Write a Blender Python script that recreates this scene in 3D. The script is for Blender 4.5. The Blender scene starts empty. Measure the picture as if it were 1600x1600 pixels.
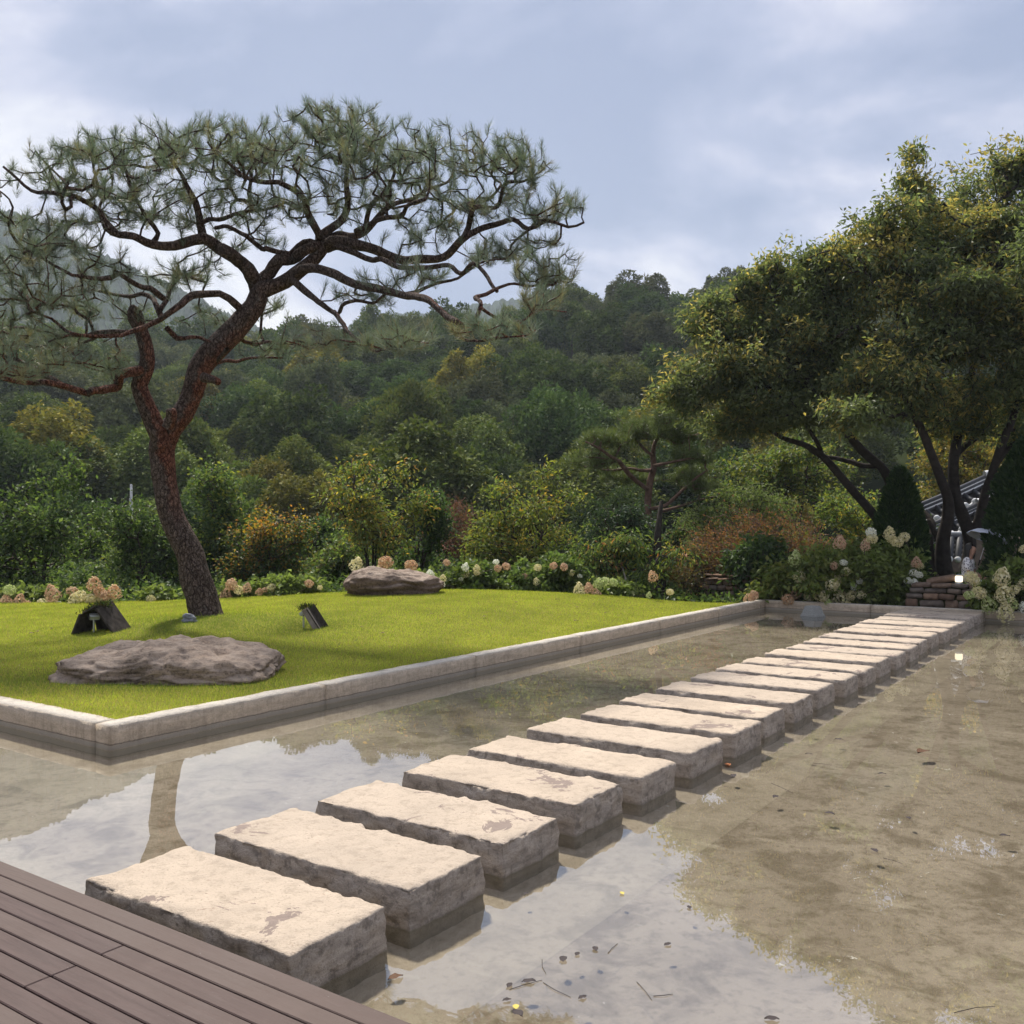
import bpy, bmesh, math, random
import numpy as np
from mathutils import Vector, Matrix, noise as mnoise

sc = bpy.context.scene
COL = sc.collection
PI = math.pi

# ---------------------------------------------------------------- camera
H = 1.90                 # eye height above the pond water (water is z = 0)
F = 1480.0               # focal length in pixels of the 1600 px wide photograph
HOR = 816.0              # horizon row
cd = bpy.data.cameras.new('camera')
cam = bpy.data.objects.new('camera', cd)
COL.objects.link(cam)
cam.location = (0, 0, H)
cam.rotation_euler = (PI / 2, 0, 0)
cd.sensor_width = 36
cd.lens = 36 * F / 1600
cd.shift_y = (HOR - 800) / 1600
cd.clip_start = 0.05
cd.clip_end = 6000
sc.camera = cam

# ---------------------------------------------------------------- light
SUN_EL, SUN_AZ = 57.0, -20.0      # the sun stands ahead of the camera, high, behind thin cloud
el, az = math.radians(SUN_EL), math.radians(SUN_AZ)
S = Vector((math.sin(az) * math.cos(el), math.cos(az) * math.cos(el), math.sin(el)))
sl = bpy.data.lights.new('sun', 'SUN')
sl.energy = 4.6
sl.angle = math.radians(4.5)
sl.color = (1.0, 0.94, 0.84)
so = bpy.data.objects.new('sun', sl)
COL.objects.link(so)
so.rotation_euler = S.to_track_quat('Z', 'Y').to_euler()

w = bpy.data.worlds.new('World')
sc.world = w
w.use_nodes = True
nt = w.node_tree
nt.nodes.clear()
def wn(t, **k):
    n = nt.nodes.new(t)
    for a, b in k.items(): setattr(n, a, b)
    return n
def wl(a, b): nt.links.new(a, b)
sky = wn('ShaderNodeTexSky', sky_type='NISHITA', sun_disc=False, sun_elevation=el, sun_rotation=az, altitude=100, air_density=1.2, dust_density=2.0)
bg1 = wn('ShaderNodeBackground'); bg1.inputs[1].default_value = 0.07
wl(sky.outputs[0], bg1.inputs[0])
tc = wn('ShaderNodeTexCoord')
sep = wn('ShaderNodeSeparateXYZ'); wl(tc.outputs['Generated'], sep.inputs[0])
def wmath(op, a, b=None, c=None, clamp=False):
    n = wn('ShaderNodeMath', operation=op); n.use_clamp = clamp
    for i, v in enumerate((a, b, c)):
        if v is None: continue
        if isinstance(v, (int, float)): n.inputs[i].default_value = v
        else: wl(v, n.inputs[i])
    return n.outputs[0]
zz = wmath('MAXIMUM', sep.outputs[2], 0.0)
zd = wmath('ADD', zz, 0.25)
cx_ = wmath('DIVIDE', sep.outputs[0], zd)
cy_ = wmath('DIVIDE', sep.outputs[1], zd)
comb = wn('ShaderNodeCombineXYZ'); wl(cx_, comb.inputs[0]); wl(cy_, comb.inputs[1])
def wnoise(scale, detail, rough, off, dist=0.0):
    mp = wn('ShaderNodeMapping'); wl(comb.outputs[0], mp.inputs[0]); mp.inputs['Location'].default_value = off
    n = wn('ShaderNodeTexNoise'); n.inputs['Scale'].default_value = scale; n.inputs['Detail'].default_value = detail
    n.inputs['Roughness'].default_value = rough; n.inputs['Distortion'].default_value = dist
    wl(mp.outputs[0], n.inputs['Vector'])
    return n.outputs['Fac']
def wramp(src, stops):
    r = wn('ShaderNodeValToRGB'); wl(src, r.inputs[0])
    e = r.color_ramp.elements
    while len(e) < len(stops): e.new(0.5)
    for i, (p, c) in enumerate(stops):
        e[i].position = p; e[i].color = (*c, 1) if len(c) == 3 else c
    return r.outputs[0]
CLOUD = {'n1': (1.45, 9, 0.57, (12.5, 14.8, 7.2), 0.4), 'n2': (0.7, 3, 0.5, (18.8, 14.8, 8.3), 0.2)}
n1 = wnoise(*CLOUD['n1'])
n2 = wnoise(*CLOUD['n2'])
nm = wmath('ADD', wmath('MULTIPLY', n1, 0.62), wmath('MULTIPLY', n2, 0.38))
# towards the horizon the cloud layer is brighter, as everywhere round this sky
hz = wmath('MULTIPLY', wmath('SUBTRACT', 0.42, zz, None, True), 0.36)
nm2 = wmath('ADD', wmath('MULTIPLY_ADD', wmath('SUBTRACT', nm, 0.5), 2.1, 0.5), hz)
ccol = wramp(nm2, [(0.38, (0.215, 0.262, 0.40)), (0.49, (0.305, 0.345, 0.48)), (0.57, (0.43, 0.45, 0.565)), (0.72, (0.70, 0.70, 0.725))])
bg2 = wn('ShaderNodeBackground'); wl(ccol, bg2.inputs[0]); bg2.inputs[1].default_value = 1.0
cov = wramp(nm, [(0.28, (0.75,) * 3), (0.5, (0.94,) * 3)])
mx = wn('ShaderNodeMixShader'); wl(cov, mx.inputs[0]); wl(bg1.outputs[0], mx.inputs[1]); wl(bg2.outputs[0], mx.inputs[2])
wo = wn('ShaderNodeOutputWorld'); wl(mx.outputs[0], wo.inputs[0])

vs = sc.view_settings
sc.display_settings.display_device = 'sRGB'
vs.view_transform = 'Standard'
vs.look = 'None'
vs.exposure = 0.55
vs.gamma = 1.0
vs.use_curve_mapping = False
sc.render.engine = 'CYCLES'
cy = sc.cycles
cy.max_bounces = 8; cy.diffuse_bounces = 6; cy.glossy_bounces = 3; cy.transmission_bounces = 4
cy.transparent_max_bounces = 8; cy.volume_bounces = 0
cy.use_adaptive_sampling = True; cy.adaptive_threshold = 0.015
cy.use_denoising = True; cy.denoising_prefilter = 'ACCURATE'
cy.caustics_reflective = False; cy.caustics_refractive = False

# ---------------------------------------------------------------- helpers
U = Vector((0.5693, 0.8221, 0)); V = Vector((0.8221, -0.5693, 0))   # along the stepping path / across it
def W(x, y, D):
    """the point at depth D on the sight line of photo pixel (x, y)"""
    return Vector(((x - 800) / F * D, D, H - (y - HOR) / F * D))
def UV(u, v, z=0.0):
    p = U * u + V * v
    return Vector((p.x, p.y, z))
def ground_hit(x, y, z=0.0):
    return W(x, y, F * (H - z) / (y - HOR))
def srgb(r, g, b):
    f = lambda c: c / 12.92 if c <= 0.04045 else ((c + 0.055) / 1.055) ** 2.4
    return (f(r / 255), f(g / 255), f(b / 255))

def tag(o, label=None, cat=None, group=None, kind=None):
    if label: o['label'] = label
    if cat: o['category'] = cat
    if group: o['group'] = group
    if kind: o['kind'] = kind
    return o
def empty(name, loc=(0, 0, 0), label=None, cat=None, group=None, kind=None):
    o = bpy.data.objects.new(name, None); COL.objects.link(o)
    o.location = loc; o.empty_display_size = 0.2
    return tag(o, label, cat, group, kind)
def link(name, me, mat=None, parent=None, loc=None):
    o = bpy.data.objects.new(name, me); COL.objects.link(o)
    if mat is not None and not me.materials: me.materials.append(mat)
    if loc is not None: o.location = loc
    if parent is not None:
        o.parent = parent
    return o
def mesh_np(name, Vx, faces, cols=None, smooth=False):
    """mesh from numpy arrays: Vx (N,3), faces = one (M,k) array or a list of them"""
    me = bpy.data.meshes.new(name)
    if not isinstance(faces, list): faces = [faces]
    faces = [np.asarray(f, dtype=np.int32) for f in faces if len(f)]
    Vx = np.asarray(Vx, dtype=np.float32)
    me.vertices.add(len(Vx)); me.vertices.foreach_set('co', Vx.ravel())
    idx = np.concatenate([f.ravel() for f in faces])
    tot = np.concatenate([np.full(len(f), f.shape[1], dtype=np.int32) for f in faces])
    start = np.concatenate([[0], np.cumsum(tot)[:-1]]).astype(np.int32)
    me.loops.add(len(idx)); me.loops.foreach_set('vertex_index', idx)
    me.polygons.add(len(tot)); me.polygons.foreach_set('loop_start', start)
    me.polygons.foreach_set('use_smooth', np.full(len(tot), bool(smooth)))
    me.update(calc_edges=True)
    if cols is not None:
        a = me.color_attributes.new('Col', 'FLOAT_COLOR', 'POINT')
        c = np.ones((len(Vx), 4), dtype=np.float32); c[:, :3] = cols
        a.data.foreach_set('color', c.ravel())
    return me
def bm_mesh(name, bm, smooth=False):
    me = bpy.data.meshes.new(name); bm.to_mesh(me); bm.free()
    if smooth: me.polygons.foreach_set('use_smooth', np.ones(len(me.polygons), dtype=bool))
    return me
def box_bm(bm, size, mat, bevel=0.0, seg=1):
    r = bmesh.ops.create_cube(bm, size=1.0, matrix=mat @ Matrix.Diagonal((*size, 1)))
    if bevel:
        es = {e for v in r['verts'] for e in v.link_edges}
        bmesh.ops.bevel(bm, geom=list(es), offset=bevel, segments=seg, affect='EDGES', profile=0.6)
def box_mesh(name, size, bevel=0.0, seg=1):
    bm = bmesh.new(); box_bm(bm, size, Matrix(), bevel, seg); return bm_mesh(name, bm)
def unit(a):
    return a / np.maximum(np.linalg.norm(a, axis=-1, keepdims=True), 1e-9)
def fr(p, f, o=3, seed=0.0):
    """fractal noise about -1..1"""
    return mnoise.fractal(Vector((p[0] * f + seed * 7.13, p[1] * f + seed * 3.77, p[2] * f - seed * 5.31)), 1.0, 2.0, o)

def tube(pts, radii, sides=6, bump=0.0, seed=0, cap=True):
    """a tapered tube along a polyline, rotation-minimising frames; returns verts, quads, tris"""
    P = np.asarray(pts, dtype=float); n = len(P)
    T = np.gradient(P, axis=0) if n > 2 else np.repeat(P[1:] - P[:1], 2, axis=0)
    T = unit(T)
    ref = np.array([0, 0, 1.0]) if abs(T[0][2]) < 0.9 else np.array([1.0, 0, 0])
    a = np.cross(T[0], ref); a /= np.linalg.norm(a)
    ang = np.arange(sides) * 2 * PI / sides
    ca, sa = np.cos(ang), np.sin(ang)
    Vx = np.empty((n * sides, 3))
    for i in range(n):
        a = a - T[i] * np.dot(a, T[i]); a /= max(np.linalg.norm(a), 1e-9)
        b = np.cross(T[i], a)
        r = radii[i]
        ring = P[i] + r * (np.outer(ca, a) + np.outer(sa, b))
        if bump:
            for k in range(sides):
                q = ring[k]
                m = 1 + bump * (fr(q, 2.6, 2, seed) * 1.0 + 0.45 * fr(q, 9.0, 2, seed + 1))
                ring[k] = P[i] + (q - P[i]) * m
        Vx[i * sides:(i + 1) * sides] = ring
    i = np.arange(n - 1)[:, None] * sides; k = np.arange(sides)[None, :]
    k2 = (k + 1) % sides
    Q = np.stack([i + k, i + k2, i + sides + k2, i + sides + k], axis=-1).reshape(-1, 4)
    Tt = np.zeros((0, 3), dtype=int)
    if cap:
        Vx = np.vstack([Vx, P[-1] + T[-1] * radii[-1] * 0.4])
        b0 = (n - 1) * sides
        Tt = np.array([[b0 + j, b0 + (j + 1) % sides, n * sides] for j in range(sides)])
    return Vx, Q, Tt
def tubes_mesh(name, specs, smooth=True):
    """specs: (pts, radii, sides, bump, seed)"""
    VV, QQ, TT, o = [], [], [], 0
    for s in specs:
        a, q, t = tube(*s)
        VV.append(a); QQ.append(q + o); TT.append(t + o); o += len(a)
    return mesh_np(name, np.vstack(VV), [np.vstack(QQ), np.vstack(TT)], None, smooth)
def smooth_path(pts, step):
    """Catmull-Rom through points given as (x,y,z,r); returns pts, radii"""
    P = np.asarray(pts, dtype=float)
    P = np.vstack([2 * P[0] - P[1], P, 2 * P[-1] - P[-2]])
    out = []
    for i in range(1, len(P) - 2):
        p0, p1, p2, p3 = P[i - 1:i + 3]
        n = max(1, int(np.linalg.norm(p2[:3] - p1[:3]) / step))
        for t in np.arange(n) / n:
            out.append(0.5 * ((2 * p1) + (-p0 + p2) * t + (2 * p0 - 5 * p1 + 4 * p2 - p3) * t * t + (-p0 + 3 * p1 - 3 * p2 + p3) * t ** 3))
    out.append(P[-2])
    out = np.array(out)
    return out[:, :3], np.maximum(out[:, 3], 0.004)

def grow(nodes, attr, step, rng, bias=0.12, sag=0.12):
    """join attractor points to a branch skeleton; returns chains (lists of node ids), node array, twig counts"""
    n0 = len(nodes); cap = n0 + len(attr) * 14 + 10
    N = np.zeros((cap, 3)); N[:n0] = nodes
    par = np.full(cap, -1); plen = np.zeros(cap); n = n0
    chains = []
    d0 = np.array([np.min(np.linalg.norm(nodes - a, axis=1)) for a in attr])
    for ai in np.argsort(d0):
        a = attr[ai]
        d = np.linalg.norm(N[:n] - a, axis=1)
        s = int(np.argmin(d + bias * plen[:n] + np.maximum(0, N[:n, 2] - a[2]) * 0.5))
        dist = d[s]
        if dist < 1e-4: continue
        k = min(12, max(2, int(round(dist / step))))
        base = N[s]
        perp = rng.normal(size=3); perp[2] = -abs(perp[2]) * 0.6
        perp *= sag * dist
        ch = [s]
        for t in np.arange(1, k + 1) / k:
            p = base + (a - base) * t + perp * math.sin(PI * t) + (rng.normal(size=3) * 0.03 * dist if t < 1 else 0)
            N[n] = p; par[n] = ch[-1]; plen[n] = plen[ch[-1]] + dist / k
            ch.append(n); n += 1
        chains.append(ch)
    cnt = np.zeros(n)
    for ch in chains: cnt[ch[-1]] += 1
    for i in range(n - 1, n0 - 1, -1):
        if par[i] >= 0: cnt[par[i]] += cnt[i]
    return chains, N[:n], cnt
def chain_specs(chains, N, cnt, r_tip, power=0.42, r_max=9, sides=4):
    out = []
    for ch in chains:
        c = np.maximum(cnt[ch], 1)
        c[0] = min(c[0], c[1] * 1.3)
        out.append((N[ch], np.minimum(r_tip * c ** power, r_max), sides))
    return out

def leaves(P, D, L, Wd, cols, rng, fold=0.18, jit=0.25, flat=0.5):
    """one folded four-corner leaf per row of P, pointing along D; flat = how much leaves turn their face up"""
    n = len(P)
    D = unit(D)
    r = unit(rng.normal(size=(n, 3))) + np.array([0, 0, flat * 2])
    s = unit(np.cross(D, r)); nn = np.cross(s, D)
    l = (L * (1 + jit * rng.uniform(-1, 1, n)))[:, None]; wd = (Wd * (1 + jit * rng.uniform(-1, 1, n)))[:, None]
    mid = P + D * l * 0.45
    up = nn * wd * fold
    tip = P + D * l - up * 0.8
    Vx = np.stack([P, mid + s * wd * 0.5 + up, tip, mid - s * wd * 0.5 + up], axis=1).reshape(-1, 3)
    Fq = np.arange(n * 4).reshape(-1, 4)
    return Vx, Fq, np.repeat(cols, 4, axis=0)
def pick_cols(n, palette, weights, rng, var=0.18):
    pal = np.array(palette); i = rng.choice(len(pal), n, p=np.array(weights) / sum(weights))
    return pal[i] * (1 + var * rng.uniform(-1, 1, (n, 1)))

# ---------------------------------------------------------------- materials
def mat(name):
    m = bpy.data.materials.new(name); m.use_nodes = True
    m.node_tree.nodes.clear()
    return m, NT(m.node_tree)
class NT:
    def __init__(s, t): s.t = t
    def n(s, typ, **k):
        x = s.t.nodes.new(typ)
        for a, b in k.items(): setattr(x, a, b)
        return x
    def l(s, a, b): s.t.links.new(a, b)
    def put(s, sock, v):
        if v is None: return
        if isinstance(v, bpy.types.NodeSocket): s.l(v, sock)
        elif isinstance(v, (tuple, list)) and len(v) == 3 and sock.type == 'RGBA': sock.default_value = (*v, 1)
        else: sock.default_value = v
    def math(s, op, a, b=None, clamp=False):
        x = s.n('ShaderNodeMath', operation=op); x.use_clamp = clamp
        s.put(x.inputs[0], a); s.put(x.inputs[1], b); return x.outputs[0]
    def mix(s, f, a, b, mode='MIX'):
        x = s.n('ShaderNodeMix', data_type='RGBA', blend_type=mode)
        s.put(x.inputs[0], f); s.put(x.inputs[6], a); s.put(x.inputs[7], b); return x.outputs[2]
    def coord(s, which='Object', scale=(1, 1, 1), loc=(0, 0, 0), rot=(0, 0, 0)):
        if which == 'World': c = s.n('ShaderNodeNewGeometry').outputs['Position']
        else: c = s.n('ShaderNodeTexCoord').outputs[which]
        m = s.n('ShaderNodeMapping'); s.l(c, m.inputs[0])
        m.inputs['Scale'].default_value = scale; m.inputs['Location'].default_value = loc; m.inputs['Rotation'].default_value = rot
        return m.outputs[0]
    def noise(s, co, scale, detail=4, rough=0.55, dist=0.0, out='Fac'):
        x = s.n('ShaderNodeTexNoise'); s.l(co, x.inputs['Vector'])
        x.inputs['Scale'].default_value = scale; x.inputs['Detail'].default_value = detail
        x.inputs['Roughness'].default_value = rough; x.inputs['Distortion'].default_value = dist
        return x.outputs[out]
    def vor(s, co, scale, feature='F1', rnd=1.0, out='Distance'):
        x = s.n('ShaderNodeTexVoronoi', feature=feature); s.l(co, x.inputs['Vector'])
        x.inputs['Scale'].default_value = scale; x.inputs['Randomness'].default_value = rnd
        return x.outputs[out]
    def ramp(s, src, stops, interp='LINEAR'):
        r = s.n('ShaderNodeValToRGB'); s.l(src, r.inputs[0]); r.color_ramp.interpolation = interp
        e = r.color_ramp.elements
        while len(e) < len(stops): e.new(0.5)
        for i, (p, c) in enumerate(stops):
            e[i].position = p
            e[i].color = (c, c, c, 1) if isinstance(c, (int, float)) else (*c, 1)
        return r.outputs[0]
    def bump(s, h, strength=0.5, dist=0.02, normal=None):
        b = s.n('ShaderNodeBump'); s.l(h, b.inputs['Height'])
        b.inputs['Strength'].default_value = strength; b.inputs['Distance'].default_value = dist
        if normal is not None: s.l(normal, b.inputs['Normal'])
        return b.outputs[0]
    def bsdf(s, color, rough=0.8, normal=None, spec=0.3, metal=0.0):
        p = s.n('ShaderNodeBsdfPrincipled')
        s.put(p.inputs['Base Color'], color); s.put(p.inputs['Roughness'], rough)
        p.inputs['Specular IOR Level'].default_value = spec; p.inputs['Metallic'].default_value = metal
        if normal is not None: s.l(normal, p.inputs['Normal'])
        return p
    def out(s, sh):
        o = s.n('ShaderNodeOutputMaterial'); s.l(sh.outputs[0] if hasattr(sh, 'outputs') else sh, o.inputs[0])

def leaf_mat(name, trans=0.4, rough=0.55, spec=0.25, vary=0.0, vary_col=None, through=(1.25, 1.3, 0.75)):
    m, t = mat(name)
    a = t.n('ShaderNodeAttribute', attribute_name='Col').outputs['Color']
    if vary:
        r = t.n('ShaderNodeObjectInfo').outputs['Random']
        a = t.mix(t.math('MULTIPLY', r, vary), a, vary_col, 'MULTIPLY')
        r2 = t.math('FRACT', t.math('MULTIPLY', r, 17.31))
        k = t.math('ADD', t.math('MULTIPLY', r2, 0.55), 0.72)
        a = t.mix(1.0, a, k, 'MULTIPLY')
    p = t.bsdf(a, rough, None, spec)
    tr = t.n('ShaderNodeBsdfTranslucent')
    hs = t.mix(1.0, a, through, 'MULTIPLY')
    t.l(hs, tr.inputs[0])
    x = t.n('ShaderNodeMixShader'); x.inputs[0].default_value = trans
    t.l(p.outputs[0], x.inputs[1]); t.l(tr.outputs[0], x.inputs[2])
    t.out(x)
    return m
def plain(name, col, rough=0.7, spec=0.3, var=0.25, scale=6.0, bump=0.0, metal=0.0):
    m, t = mat(name)
    co = t.coord('Object')
    n = t.noise(co, scale, 5, 0.6)
    c = t.mix(t.ramp(n, [(0.3, 0.0), (0.7, 1.0)]), tuple(v * (1 - var) for v in col), tuple(min(1, v * (1 + var)) for v in col))
    nb = t.bump(n, 0.6, bump) if bump else None
    t.out(t.bsdf(c, rough, nb, spec, metal))
    return m
M = {}
M['leaf'] = leaf_mat('leaf', 0.48, 0.52, 0.3)
M['leaf_tree'] = leaf_mat('leaf_tree', 0.52, 0.52, 0.35)
M['leaf_glossy'] = leaf_mat('leaf_glossy', 0.3, 0.5, 0.3)
M['leaf_forest'] = leaf_mat('leaf_forest', 0.18, 0.7, 0.15, 0.55, (1.35, 1.05, 0.75))
M['needle'] = leaf_mat('needle', 0.28, 0.45, 0.35)
M['grass'] = leaf_mat('grass', 0.45, 0.6, 0.2)
M['petal'] = leaf_mat('petal', 0.38, 0.7, 0.1, 0.0, None, (1.0, 1.0, 0.95))
M['twig'] = plain('twig_bark', (0.06, 0.045, 0.035), 0.85, 0.1, 0.35, 9)
M['dark_bark'] = plain('dark_bark', (0.040, 0.033, 0.028), 0.9, 0.1, 0.4, 7, 0.02)

def make_bark():
    m, t = mat('pine_bark')
    co = t.coord('World', (1, 1, 0.5))
    ds = t.noise(co, 7, 4, 0.6, 0.0, 'Color')
    va = t.n('ShaderNodeVectorMath', operation='MULTIPLY_ADD'); t.l(ds, va.inputs[0]); va.inputs[1].default_value = (0.14,) * 3; t.l(co, va.inputs[2])
    v = t.vor(va.outputs[0], 17.0, 'DISTANCE_TO_EDGE'); v2 = t.vor(va.outputs[0], 43.0, 'DISTANCE_TO_EDGE')
    nn = t.noise(co, 24, 6, 0.68)
    edge = t.ramp(t.math('ADD', v, t.math('MULTIPLY', t.math('SUBTRACT', nn, 0.5), 0.22)), [(0.0, 0.0), (0.17, 1.0)])
    edge2 = t.ramp(v2, [(0.0, 0.35), (0.22, 1.0)])
    co2 = t.coord('World', (1, 1, 1))
    pos = t.n('ShaderNodeSeparateXYZ'); t.l(t.n('ShaderNodeNewGeometry').outputs['Position'], pos.inputs[0])
    # the upper trunk flakes to rust red
    big = t.noise(co2, 1.5, 4, 0.6)
    hgt = t.ramp(t.math('DIVIDE', pos.outputs[2], 8.0), [(0.22, 0.0), (0.36, 0.9), (0.56, 0.8), (0.70, 0.1)])
    nx = t.n('ShaderNodeSeparateXYZ'); t.l(t.n('ShaderNodeTexCoord').outputs['Normal'], nx.inputs[0])
    flank = t.ramp(t.math('ADD', t.math('MULTIPLY', nx.outputs[0], 0.35), big), [(0.50, 0.0), (0.62, 1.0)])     # the flaking flank of the leaning trunk
    red = t.math('MULTIPLY', hgt, flank, True)
    grey = t.mix(nn, (0.115, 0.082, 0.067), (0.25, 0.185, 0.15))
    rust = t.mix(nn, (0.22, 0.075, 0.045), (0.40, 0.16, 0.10))
    c = t.mix(red, grey, rust)
    dk = t.mix(1.0, c, (0.34, 0.31, 0.30), 'MULTIPLY')
    c = t.mix(edge, dk, c)
    c = t.mix(1.0, c, edge2, 'MULTIPLY')
    lich = t.ramp(t.noise(co2, 5.5, 5, 0.7), [(0.60, 0.0), (0.72, 0.4)])
    c = t.mix(lich, c, (0.24, 0.23, 0.20))
    hh = t.math('ADD', t.math('ADD', edge, t.math('MULTIPLY', edge2, 0.4)), t.math('MULTIPLY', nn, 0.6))
    t.out(t.bsdf(c, 0.88, t.bump(hh, 0.9, 0.025), 0.12))
    return m
M['pine_bark'] = make_bark()

def make_concrete(name, top, side, peel=True, ledge=False):
    """weathered cast concrete: bleached crust on the worn tread, bare grey-brown cast sides, algae at the water"""
    m, t = mat(name)
    oin = t.n('ShaderNodeObjectInfo'); oi = oin.outputs['Random']
    g = t.n('ShaderNodeNewGeometry')
    add = t.n('ShaderNodeVectorMath', operation='ADD'); t.l(g.outputs['Position'], add.inputs[0])
    off = t.n('ShaderNodeCombineXYZ')
    t.l(t.math('MULTIPLY', oi, 37.0), off.inputs[0]); t.l(t.math('MULTIPLY', oi, 91.0), off.inputs[1]); t.l(off.outputs[0], add.inputs[1])
    co = add.outputs[0]
    nz = t.n('ShaderNodeSeparateXYZ'); t.l(t.n('ShaderNodeTexCoord').outputs['Normal'], nz.inputs[0])
    pz = t.n('ShaderNodeSeparateXYZ'); t.l(g.outputs['Position'], pz.inputs[0])
    n1 = t.noise(co, 2.4, 6, 0.62); n2 = t.noise(co, 14, 6, 0.7); n3 = t.noise(co, 75, 4, 0.75)
    tc = t.mix(t.ramp(n1, [(0.3, 0.0), (0.7, 1.0)]), tuple(c * 0.84 for c in top), tuple(min(1, c * 1.12) for c in top))
    tc = t.mix(t.math('MULTIPLY', oi, 0.4), tc, (top[0] * 0.86, top[1] * 0.90, top[2] * 0.98))
    tc = t.mix(t.math('MULTIPLY', t.ramp(n2, [(0.36, 1.0), (0.50, 0.0)]), 0.45), tc, tuple(c * 0.55 for c in top))
    tc = t.mix(t.math('MULTIPLY', t.ramp(n3, [(0.34, 1.0), (0.46, 0.0)]), 0.45), tc, tuple(c * 0.5 for c in top))
    tc = t.mix(t.math('MULTIPLY', t.ramp(n3, [(0.60, 0.0), (0.72, 1.0)]), 0.35), tc, (0.72, 0.64, 0.53))
    pit = t.vor(co, 30, 'F1')
    tc = t.mix(t.math('MULTIPLY', t.ramp(pit, [(0.08, 1.0), (0.16, 0.0)]), t.ramp(n1, [(0.45, 0.0), (0.6, 0.8)])), tc, tuple(c * 0.4 for c in top))
    if peel:
        # where the crust has come away the grey-brown core shows (per-object amount in the object colour)
        amt = t.n('ShaderNodeSeparateColor'); t.l(oin.outputs['Color'], amt.inputs[0])
        pn = t.noise(co, 2.3, 8, 0.70, 0.5)
        pe = t.math('GREATER_THAN', t.math('ADD', pn, t.math('MULTIPLY', amt.outputs[0], 0.20)), 0.80)
        core = t.mix(n2, (0.19, 0.145, 0.125), (0.30, 0.24, 0.215))
        tc = t.mix(t.math('MULTIPLY', pe, 0.85), tc, core)
        fl = t.ramp(t.noise(co, 12, 7, 0.78, 0.3), [(0.62, 0.0), (0.645, 0.6)])
        tc = t.mix(fl, tc, (0.33, 0.245, 0.185))
    strat = t.n('ShaderNodeMapping'); t.l(co, strat.inputs[0]); strat.inputs['Scale'].default_value = (1, 1, 4)
    s1 = t.noise(strat.outputs[0], 4.0, 8, 0.74, 0.5)
    lo, hi = (0.72, 1.2) if ledge else (0.58, 1.38)
    sc_ = t.mix(t.ramp(s1, [(0.32, 0.0), (0.68, 1.0)]), tuple(c * lo for c in side), tuple(c * hi for c in side))
    sc_ = t.mix(t.math('MULTIPLY', t.ramp(n2, [(0.38, 1.0), (0.48, 0.0)]), 0.25 if ledge else 0.65), sc_, tuple(c * 0.4 for c in side))
    sc_ = t.mix(t.math('MULTIPLY', t.ramp(n3, [(0.36, 1.0), (0.47, 0.0)]), 0.45), sc_, tuple(c * 0.45 for c in side))
    c = t.mix(t.ramp(nz.outputs[2], [(0.55, 0.0), (0.85, 1.0)]), sc_, tc)
    wob = t.math('MULTIPLY', t.math('SUBTRACT', t.noise(co, 9, 5, 0.7), 0.5), 0.024)
    if ledge:
        lz = t.math('MULTIPLY', t.math('ADD', pz.outputs[2], wob), 4.0)
        drip = t.n('ShaderNodeMapping'); t.l(co, drip.inputs[0]); drip.inputs['Scale'].default_value = (1, 1, 0.10)
        dn = t.noise(drip.outputs[0], 16, 6, 0.72)
        sidef = t.ramp(nz.outputs[2], [(0.5, 1.0), (0.7, 0.0)])
        c = t.mix(t.math('MULTIPLY', t.ramp(dn, [(0.50, 0.0), (0.70, 0.38)]), sidef), c, (0.21, 0.155, 0.11))
        c = t.mix(t.math('MULTIPLY', t.ramp(dn, [(0.28, 0.5), (0.42, 0.0)]), sidef), c, (0.56, 0.48, 0.38))
        c = t.mix(t.ramp(lz, [(0.02, 0.0), (0.05, 0.8), (0.17, 0.8), (0.19, 0.0)]), c, (0.36, 0.325, 0.27))
        c = t.mix(t.ramp(lz, [(0.18, 0.0), (0.20, 0.85), (0.215, 0.6), (0.25, 0.0)]), c, (0.10, 0.088, 0.075))
        te = t.ramp(t.noise(co, 6, 7, 0.75), [(0.54, 0.0), (0.66, 0.6)])
        c = t.mix(t.math('MULTIPLY', te, t.ramp(nz.outputs[2], [(0.6, 0.0), (0.85, 1.0)])), c, (0.21, 0.195, 0.18))
    # damp algae band where the water laps
    wet = t.math('ADD', t.math('ADD', pz.outputs[2], wob), 0.5)
    c = t.mix(t.ramp(wet, [(0.507, 0.45), (0.522, 0.0)]), c, tuple(v * 0.55 for v in side))
    c = t.mix(t.ramp(wet, [(0.500, 1.0), (0.507, 0.0)]), c, (0.33, 0.295, 0.215) if ledge else (0.24, 0.21, 0.15))
    h = t.math('ADD', t.math('MULTIPLY', n2, 1.0), t.math('MULTIPLY', n3, 0.6))
    t.out(t.bsdf(c, 0.9, t.bump(h, 0.9, 0.016), 0.12))
    return m
M['slab'] = make_concrete('slab_concrete', (0.545, 0.445, 0.345), (0.41, 0.35, 0.29))
M['kerb'] = make_concrete('kerb_concrete', (0.58, 0.525, 0.45), (0.60, 0.49, 0.365), False, True)

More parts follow.
